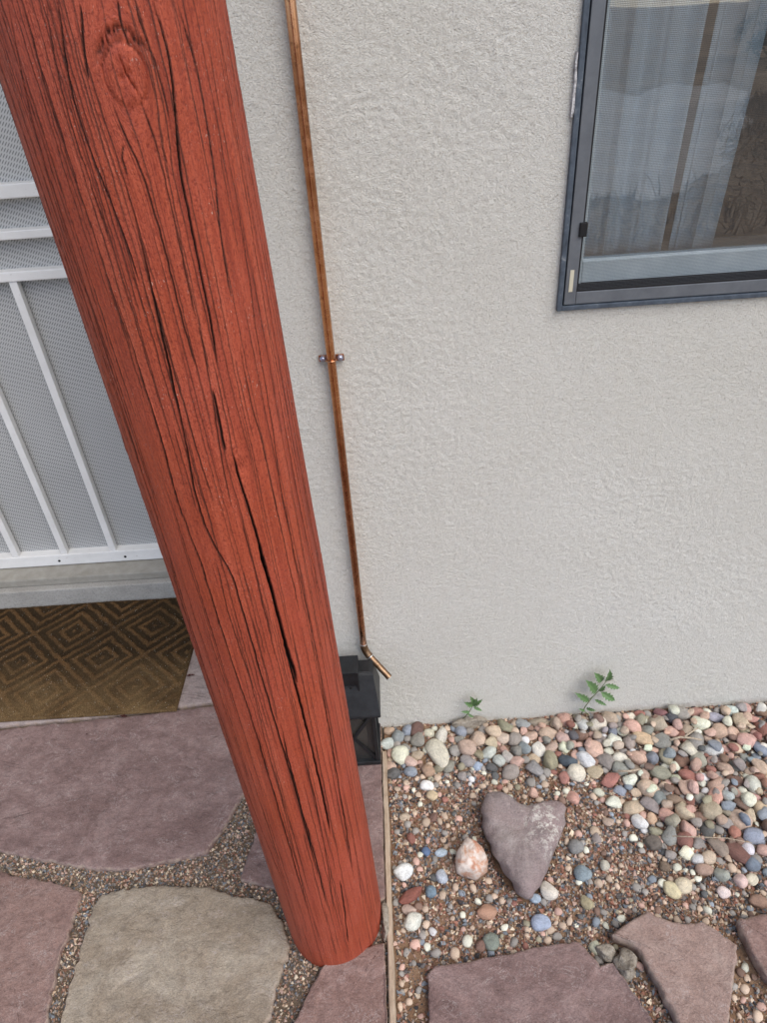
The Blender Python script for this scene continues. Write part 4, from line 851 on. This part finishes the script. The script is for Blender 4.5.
# joined small stones and grains (too many to count)
def rotmats(n, rg, tilt=None):
    q = rg.normal(size=(n,4)); q /= np.linalg.norm(q, axis=1)[:,None]; w, x, y, z = q.T
    return np.stack([np.stack([1-2*(y*y+z*z), 2*(x*y-z*w), 2*(x*z+y*w)], -1), np.stack([2*(x*y+z*w), 1-2*(x*x+z*z), 2*(y*z-x*w)], -1), np.stack([2*(x*z-y*w), 2*(y*z+x*w), 1-2*(x*x+y*y)], -1)], 1)
def scatter(name, P, Sc, Cl, base_set, faces, rg, smooth, label, mat=None, yawonly=False):
    n = len(P); nv = base_set[0].shape[0]; k = rg.integers(0, len(base_set), n); B = np.stack(base_set)[k]*Sc[:,None,:]
    if yawonly:
        a = rg.uniform(0, 6.28, n); c, s = np.cos(a), np.sin(a); o_ = np.zeros(n); RM = np.stack([np.stack([c,-s,o_],-1), np.stack([s,c,o_],-1), np.stack([o_,o_,o_+1],-1)], 1)
    else: RM = rotmats(n, rg)
    V = np.einsum('nij,nvj->nvi', RM, B)+P[:,None,:]
    Fc = (faces[None]+np.arange(n)[:,None,None]*nv).reshape(-1, faces.shape[1])
    colr = np.repeat(np.column_stack([Cl, np.ones(n)])[:,None,:], nv, 1)
    me = mesh_np(name, V.reshape(-1,3), Fc, smooth, {'tint': ('FLOAT_COLOR', colr.reshape(-1,4))})
    return tag(obj(name, me, mat or M['grain']), label, 'gravel', kind='stuff')
rgs = np.random.default_rng(33)
if small:
    A = np.array([s[:6] for s in small]); Cs = np.array([s[6] for s in small])*rgs.uniform(.8, 1.2, (len(small),1))
    i1, f1 = ico(2); scatter('small_pebbles', A[:, [0,1,5]], A[:, 2:5], np.clip(Cs, 0, .8), [stone_verts(i1, rgs, 5, .6) for _ in range(10)], f1, rgs, True, 'small mixed pebbles filling the gravel bed', yawonly=True)
i0 = np.array([(1,0,0),(-1,0,0),(0,1,0),(0,-1,0),(0,0,1),(0,0,-1)], float); f0 = np.array([(0,2,4),(2,1,4),(1,3,4),(3,0,4),(2,0,5),(1,2,5),(3,1,5),(0,3,5)])
GB = [(i0+rgs.normal(size=i0.shape)*.28)*rgs.uniform(.85, 1.25, (6,1)) for _ in range(24)]      # sharp little chips
GC = np.array([tuple(q*1.08 for q in dull(c, .2)) for c in [lin(168,140,112), lin(150,112,90), lin(178,146,128), lin(128,120,112), lin(98,94,92), lin(120,84,62), lin(196,178,150), lin(108,116,124), lin(142,92,70), lin(66,64,66)]])
def grains(name, n, x0, x1, y0, y1, rmin, rmax, zf, label, mask=None, cw=None, sink=.2):
    x = rgs.uniform(x0, x1, n); y = rgs.uniform(y0, y1, n); ok = ~blocked(x, y, -.004)
    if mask is not None: ok &= mask(x, y)
    ok &= (x-PX)**2+(y-PY)**2 > (PR-.004)**2
    x, y = x[ok], y[ok]; n = len(x); r = rmin+(rmax-rmin)*rgs.random(n)**2.3; sc = r[:,None]*rgs.uniform(.6, 1.1, (n,3)); k = rgs.choice(len(GC), n, p=cw)
    cl = GC[k]*rgs.uniform(.7, 1.25, (n,1)); z = zf(x, y)+r*sink
    return scatter(name, np.column_stack([x, y, z]), sc, np.clip(cl, 0, .8), GB, f0, rgs, False, label)
grains('fine_gravel', 100000, STRIPX+.014, 1.2, .40, WY, .0011, .0062, bed_z, 'fine mixed gravel and grit between the pebbles', mask=lambda x, y: (fbm(x*7, y*7, 90, 3) > rgs.uniform(-.9, .3, len(x))))
grains('coarse_grit', 26000, STRIPX+.014, 1.2, -.25, .40, .0018, .0075, bed_z, 'loose grit on the near end of the gravel bed')
jw = np.array([.16,.10,.10,.15,.14,.08,.10,.08,.03,.06]); jw = jw/jw.sum()
grains('joint_gravel', 90000, -1.05, STRIPX-.002, .40, 1.12, .0010, .0042, joint_z, 'fine grey gravel filling the joints between the flagstones', mask=lambda x, y: ((fbm(x*6, y*6, 95, 3) > rgs.uniform(-1.3, .1, len(x)))), cw=jw, sink=.45)

grains('joint_grit', 30000, -1.3, STRIPX-.002, -.25, .40, .0015, .0055, joint_z, 'loose grit between the near flagstones', cw=jw, sink=.45)

# ------------------------------------------------------------------ weeds
def leaflet(L, Wd, rg):
    """toothed leaflet along +x, slightly folded"""
    prof = [(0,.05),(.12,.40),(.20,.66),(.27,.40),(.38,.86),(.46,.48),(.58,.72),(.66,.38),(.78,.44),(.86,.2),(1,0)]
    bm = bmesh.new(); mid = []; lf = []; rt = []
    for t, w in prof:
        zc = .12*L*math.sin(t*2.6)-.05*L*t; mid.append(bm.verts.new((t*L, 0, zc))); lf.append(bm.verts.new((t*L*.97+.02*L*(w > .6), w*Wd/2, zc+w*Wd*.16))); rt.append(bm.verts.new((t*L*.97+.02*L*(w > .6), -w*Wd/2, zc+w*Wd*.16)))
    for i in range(len(prof)-1):
        bm.faces.new((mid[i], mid[i+1], lf[i+1], lf[i])); bm.faces.new((mid[i+1], mid[i], rt[i], rt[i+1]))
    me = bpy.data.meshes.new('leaf'); bm.to_mesh(me); bm.free(); me.materials.append(M['leaf']); return me
LFM = [leaflet(1.0, w, random) for w in (.42, .50, .56)]
def weed(root_px, tips, leaves, label, yy):
    r0 = wp(*root_px, yy); t = empty('weed', tuple(r0)); tag(t, label, 'weed', 'small weeds at the wall foot')
    for k, tp_ in enumerate(tips):
        pts = [wp(*q, yy-.003*i) for i, q in enumerate(tp_)]; bm = bmesh.new(); tube(bm, pts, list(np.linspace(.0016, .0006, len(pts))), 7); obj('stem', bm, M['stem'], t)
    for k, (bx, by, tx, ty, w) in enumerate(leaves):
        b = Vector(wp(bx, by, yy-.004-.002*(k % 3))); e = Vector(wp(tx, ty, yy-.010-.004*(k % 4))); dv = e-b; L = dv.length
        x = dv.normalized(); nrm = Vector((.15*math.sin(k*2.1), -.75, .65)).normalized(); yv = nrm.cross(x).normalized(); zv = x.cross(yv)
        o = bpy.data.objects.new('leaf', LFM[k % 3]); COL.objects.link(o); o.parent = t
        o.matrix_local = Matrix.Translation(b-Vector(r0)) @ Matrix(((x.x,yv.x,zv.x,0),(x.y,yv.y,zv.y,0),(x.z,yv.z,zv.z,0),(0,0,0,1))) @ Matrix.Diagonal((L, L*w, L, 1))
Z4 = lambda x, y: (450+x/4.037, 650+y/4.037)
def lvs(a): return [(*Z4(x0,y0), *Z4(x1,y1), w) for x0,y0,x1,y1,w in a]
weed(Z4(530,258), [[Z4(530,258), Z4(548,225), Z4(575,190), Z4(605,160), Z4(632,125), Z4(645,95)], [Z4(575,190), Z4(560,200)], [Z4(560,262), Z4(540,245)]],
     lvs([(560,205,500,170,.95),(590,170,545,118,1.0),(615,125,580,88,1.0),(630,125,646,74,1.0),(628,140,688,155,.95),(610,170,668,205,1.0),(585,200,635,225,1.0),(550,235,592,245,.9),(545,245,518,236,.8),(600,165,630,140,1.1)]), 'small green weed with toothed leaves, taller of the two at the wall', WY-.010)
weed(Z4(50,280), [[Z4(50,280), Z4(75,255), Z4(92,225), Z4(100,205)]], lvs([(92,225,134,196,.95),(95,230,132,246,1.0),(95,222,55,210,1.0),(98,212,80,184,.9),(80,250,42,248,.9),(72,258,98,272,.9),(96,222,110,190,.8)]), 'tiny green weed, the shorter one nearer the pipe', WY-.010)

# ------------------------------------------------------------------ twigs, litter
def twig(pts, r, label):
    bm = bmesh.new(); P = [gp(x, y, z) for x, y, z in pts]; tube(bm, P, list(np.linspace(r, r*.6, len(P))), 7); tag(obj('twig', bm, M['twig']), label, 'twig')
twig([(670,740,.022),(680,737,.024),(692,738,.024),(702,740,.020)], .0032, 'short pale twig lying flat on the dense pebbles')
twig([(684,737,.026),(691,732,.028),(698,728,.024)], .0028, 'short pale twig crossing another on the dense pebbles')
twig([(672,836,.018),(700,837,.020),(727,838,.020),(752,843,.016)], .0012, 'long thin straw across the pebbles on the right')
twig([(618,771,.020),(630,771,.022),(641,769,.020)], .0030, 'stubby grey twig among the pebbles in mid bed')
def crumb_leaf(x, y, s, label, n=3):
    g = gp(x, y, .004); bm = bmesh.new(); rg = random.Random(int(x*7+y))
    for k in range(n):
        a = rg.uniform(0, 6.28); c = Vector(g)+Vector((rg.uniform(-1,1)*s*.8, rg.uniform(-1,1)*s*.5, 0)); vs2 = []
        for i in range(7): q = a+i*.9; rr = s*rg.uniform(.3, .6); vs2.append(bm.verts.new(c+Vector((math.cos(q)*rr*1.5, math.sin(q)*rr*.6, .002+rg.uniform(0, .004)))))
        bm.faces.new(vs2)
    o = obj('dead_leaf', bm, M['dead']); md = o.modifiers.new('t', 'SOLIDIFY'); md.thickness = .0008; tag(o, label, 'dead leaf')
crumb_leaf(125, 716, .010, 'crumpled dark red dead leaf at the edge of the doormat', 4)
crumb_leaf(191, 676, .008, 'small black leaf scrap beside the doormat corner', 3)
crumb_leaf(88, 735, .004, 'tiny dark leaf scrap on the large purple slab', 1)

# ================================================================== what the window mirrors: the yard behind the camera
pp = [(1.0,-5.6),(2.2,-5.0),(3.3,-5.5),(4.3,-6.6),(4.9,-8.2),(6.3,-10.5),(7.6,-13.2),(8.6,-16.5),(5.6,-17.5),(4.6,-13.8),(3.4,-11.0),(2.5,-9.6),(1.4,-7.4)]
q_ = smooth_poly(resample(pp, .12), 6); q_ = q_+.22*np.stack([fbm(q_[:,0]*1.7, q_[:,1]*1.7, 3, 4), fbm(q_[:,0]*1.7, q_[:,1]*1.7, 8, 4)], 1)
bm = bmesh.new(); bm.faces.new([bm.verts.new((x, y, -.094)) for x, y in q_]); bmesh.ops.recalc_face_normals(bm, faces=bm.faces)
tag(obj('dirt_path', bm, M['drive']), kind='structure')
n = 16000; gx_ = rgs.uniform(1.2, 12, n); gy_ = rgs.uniform(-13, -3.6, n); ok = ~poly_in(gx_+rgs.normal(size=n)*.12, gy_+rgs.normal(size=n)*.12, q_); gx_, gy_ = gx_[ok], gy_[ok]; n = len(gx_)
hh = rgs.uniform(.05, .34, n)*np.clip(.55+.6*fbm(gx_*.9, gy_*.9, 12, 3), .2, 1); an = rgs.uniform(0, 6.28, n); wdt = rgs.uniform(.006, .014, n); le = rgs.normal(size=(n,2))*.09
b0 = np.stack([gx_-np.cos(an)*wdt, gy_-np.sin(an)*wdt, np.full(n,-.102)],-1); b1 = np.stack([gx_+np.cos(an)*wdt, gy_+np.sin(an)*wdt, np.full(n,-.102)],-1); tp3 = np.stack([gx_+le[:,0], gy_+le[:,1], -.1+hh],-1)
me = mesh_np('dry_grass', np.stack([b0,b1,tp3],1).reshape(-1,3), np.arange(3*n).reshape(-1,3)); tag(obj('dry_grass', me, M['grass']), 'tall dry grass in the yard mirrored in the window', 'grass', kind='stuff')
def juniper(x, y, h, r, seed, label):
    rg = np.random.default_rng(seed); t = empty('juniper_tree', (x, y, -.1)); tag(t, label, 'tree', 'junipers across the yard')
    bm = bmesh.new(); tube(bm, [(x, y, -.12), (x+.05, y, h*.3), (x-.04, y+.05, h*.62), (x, y, h*.9)], [.16, .12, .07, .02], 10)
    for k in range(9):
        a = k*2.4; z0 = h*(.12+.07*k); tube(bm, [(x, y, z0), (x+math.cos(a)*r*.45, y+math.sin(a)*r*.45, z0+.25), (x+math.cos(a)*r*.8, y+math.sin(a)*r*.8, z0+.6)], [.05, .03, .012], 6)
    obj('trunk', bm, M['bark'], t)
    cl = []; 
    for k in range(70):
        z = h*rg.uniform(.06, .98); rr = r*(1-(z/h)**1.6*.75)*math.sqrt(rg.random()); a = rg.uniform(0, 6.28); cl.append((x+math.cos(a)*rr, y+math.sin(a)*rr, z, rg.uniform(.22, .5)))
    cl = np.array(cl); m_ = 9000; k = rg.integers(0, len(cl), m_); d = rg.normal(size=(m_,3)); d /= np.linalg.norm(d, axis=1)[:,None]; c = cl[k,:3]+d*cl[k,3:4]*rg.random((m_,1))**.5
    u = rg.normal(size=(m_,3)); w = rg.normal(size=(m_,3)); u *= .05/np.linalg.norm(u, axis=1)[:,None]; w *= .025/np.linalg.norm(w, axis=1)[:,None]
    me = mesh_np('crown', np.stack([c-u, c+w, c+u*1.3],1).reshape(-1,3), np.arange(3*m_).reshape(-1,3)); obj('crown', me, M['juniper'], t)
juniper(8.4, -11.5, 4.2, 1.7, 1, 'dark juniper mirrored on the right of the window, nearest to the house')
juniper(11.6, -12.5, 3.6, 1.6, 2, 'dark juniper standing right of the nearest one')
juniper(13.5, -24, 5.0, 2.2, 3, 'dark juniper farther back across the yard')
juniper(4.5, -24, 3.0, 1.6, 4, 'low juniper beyond the end of the driveway')
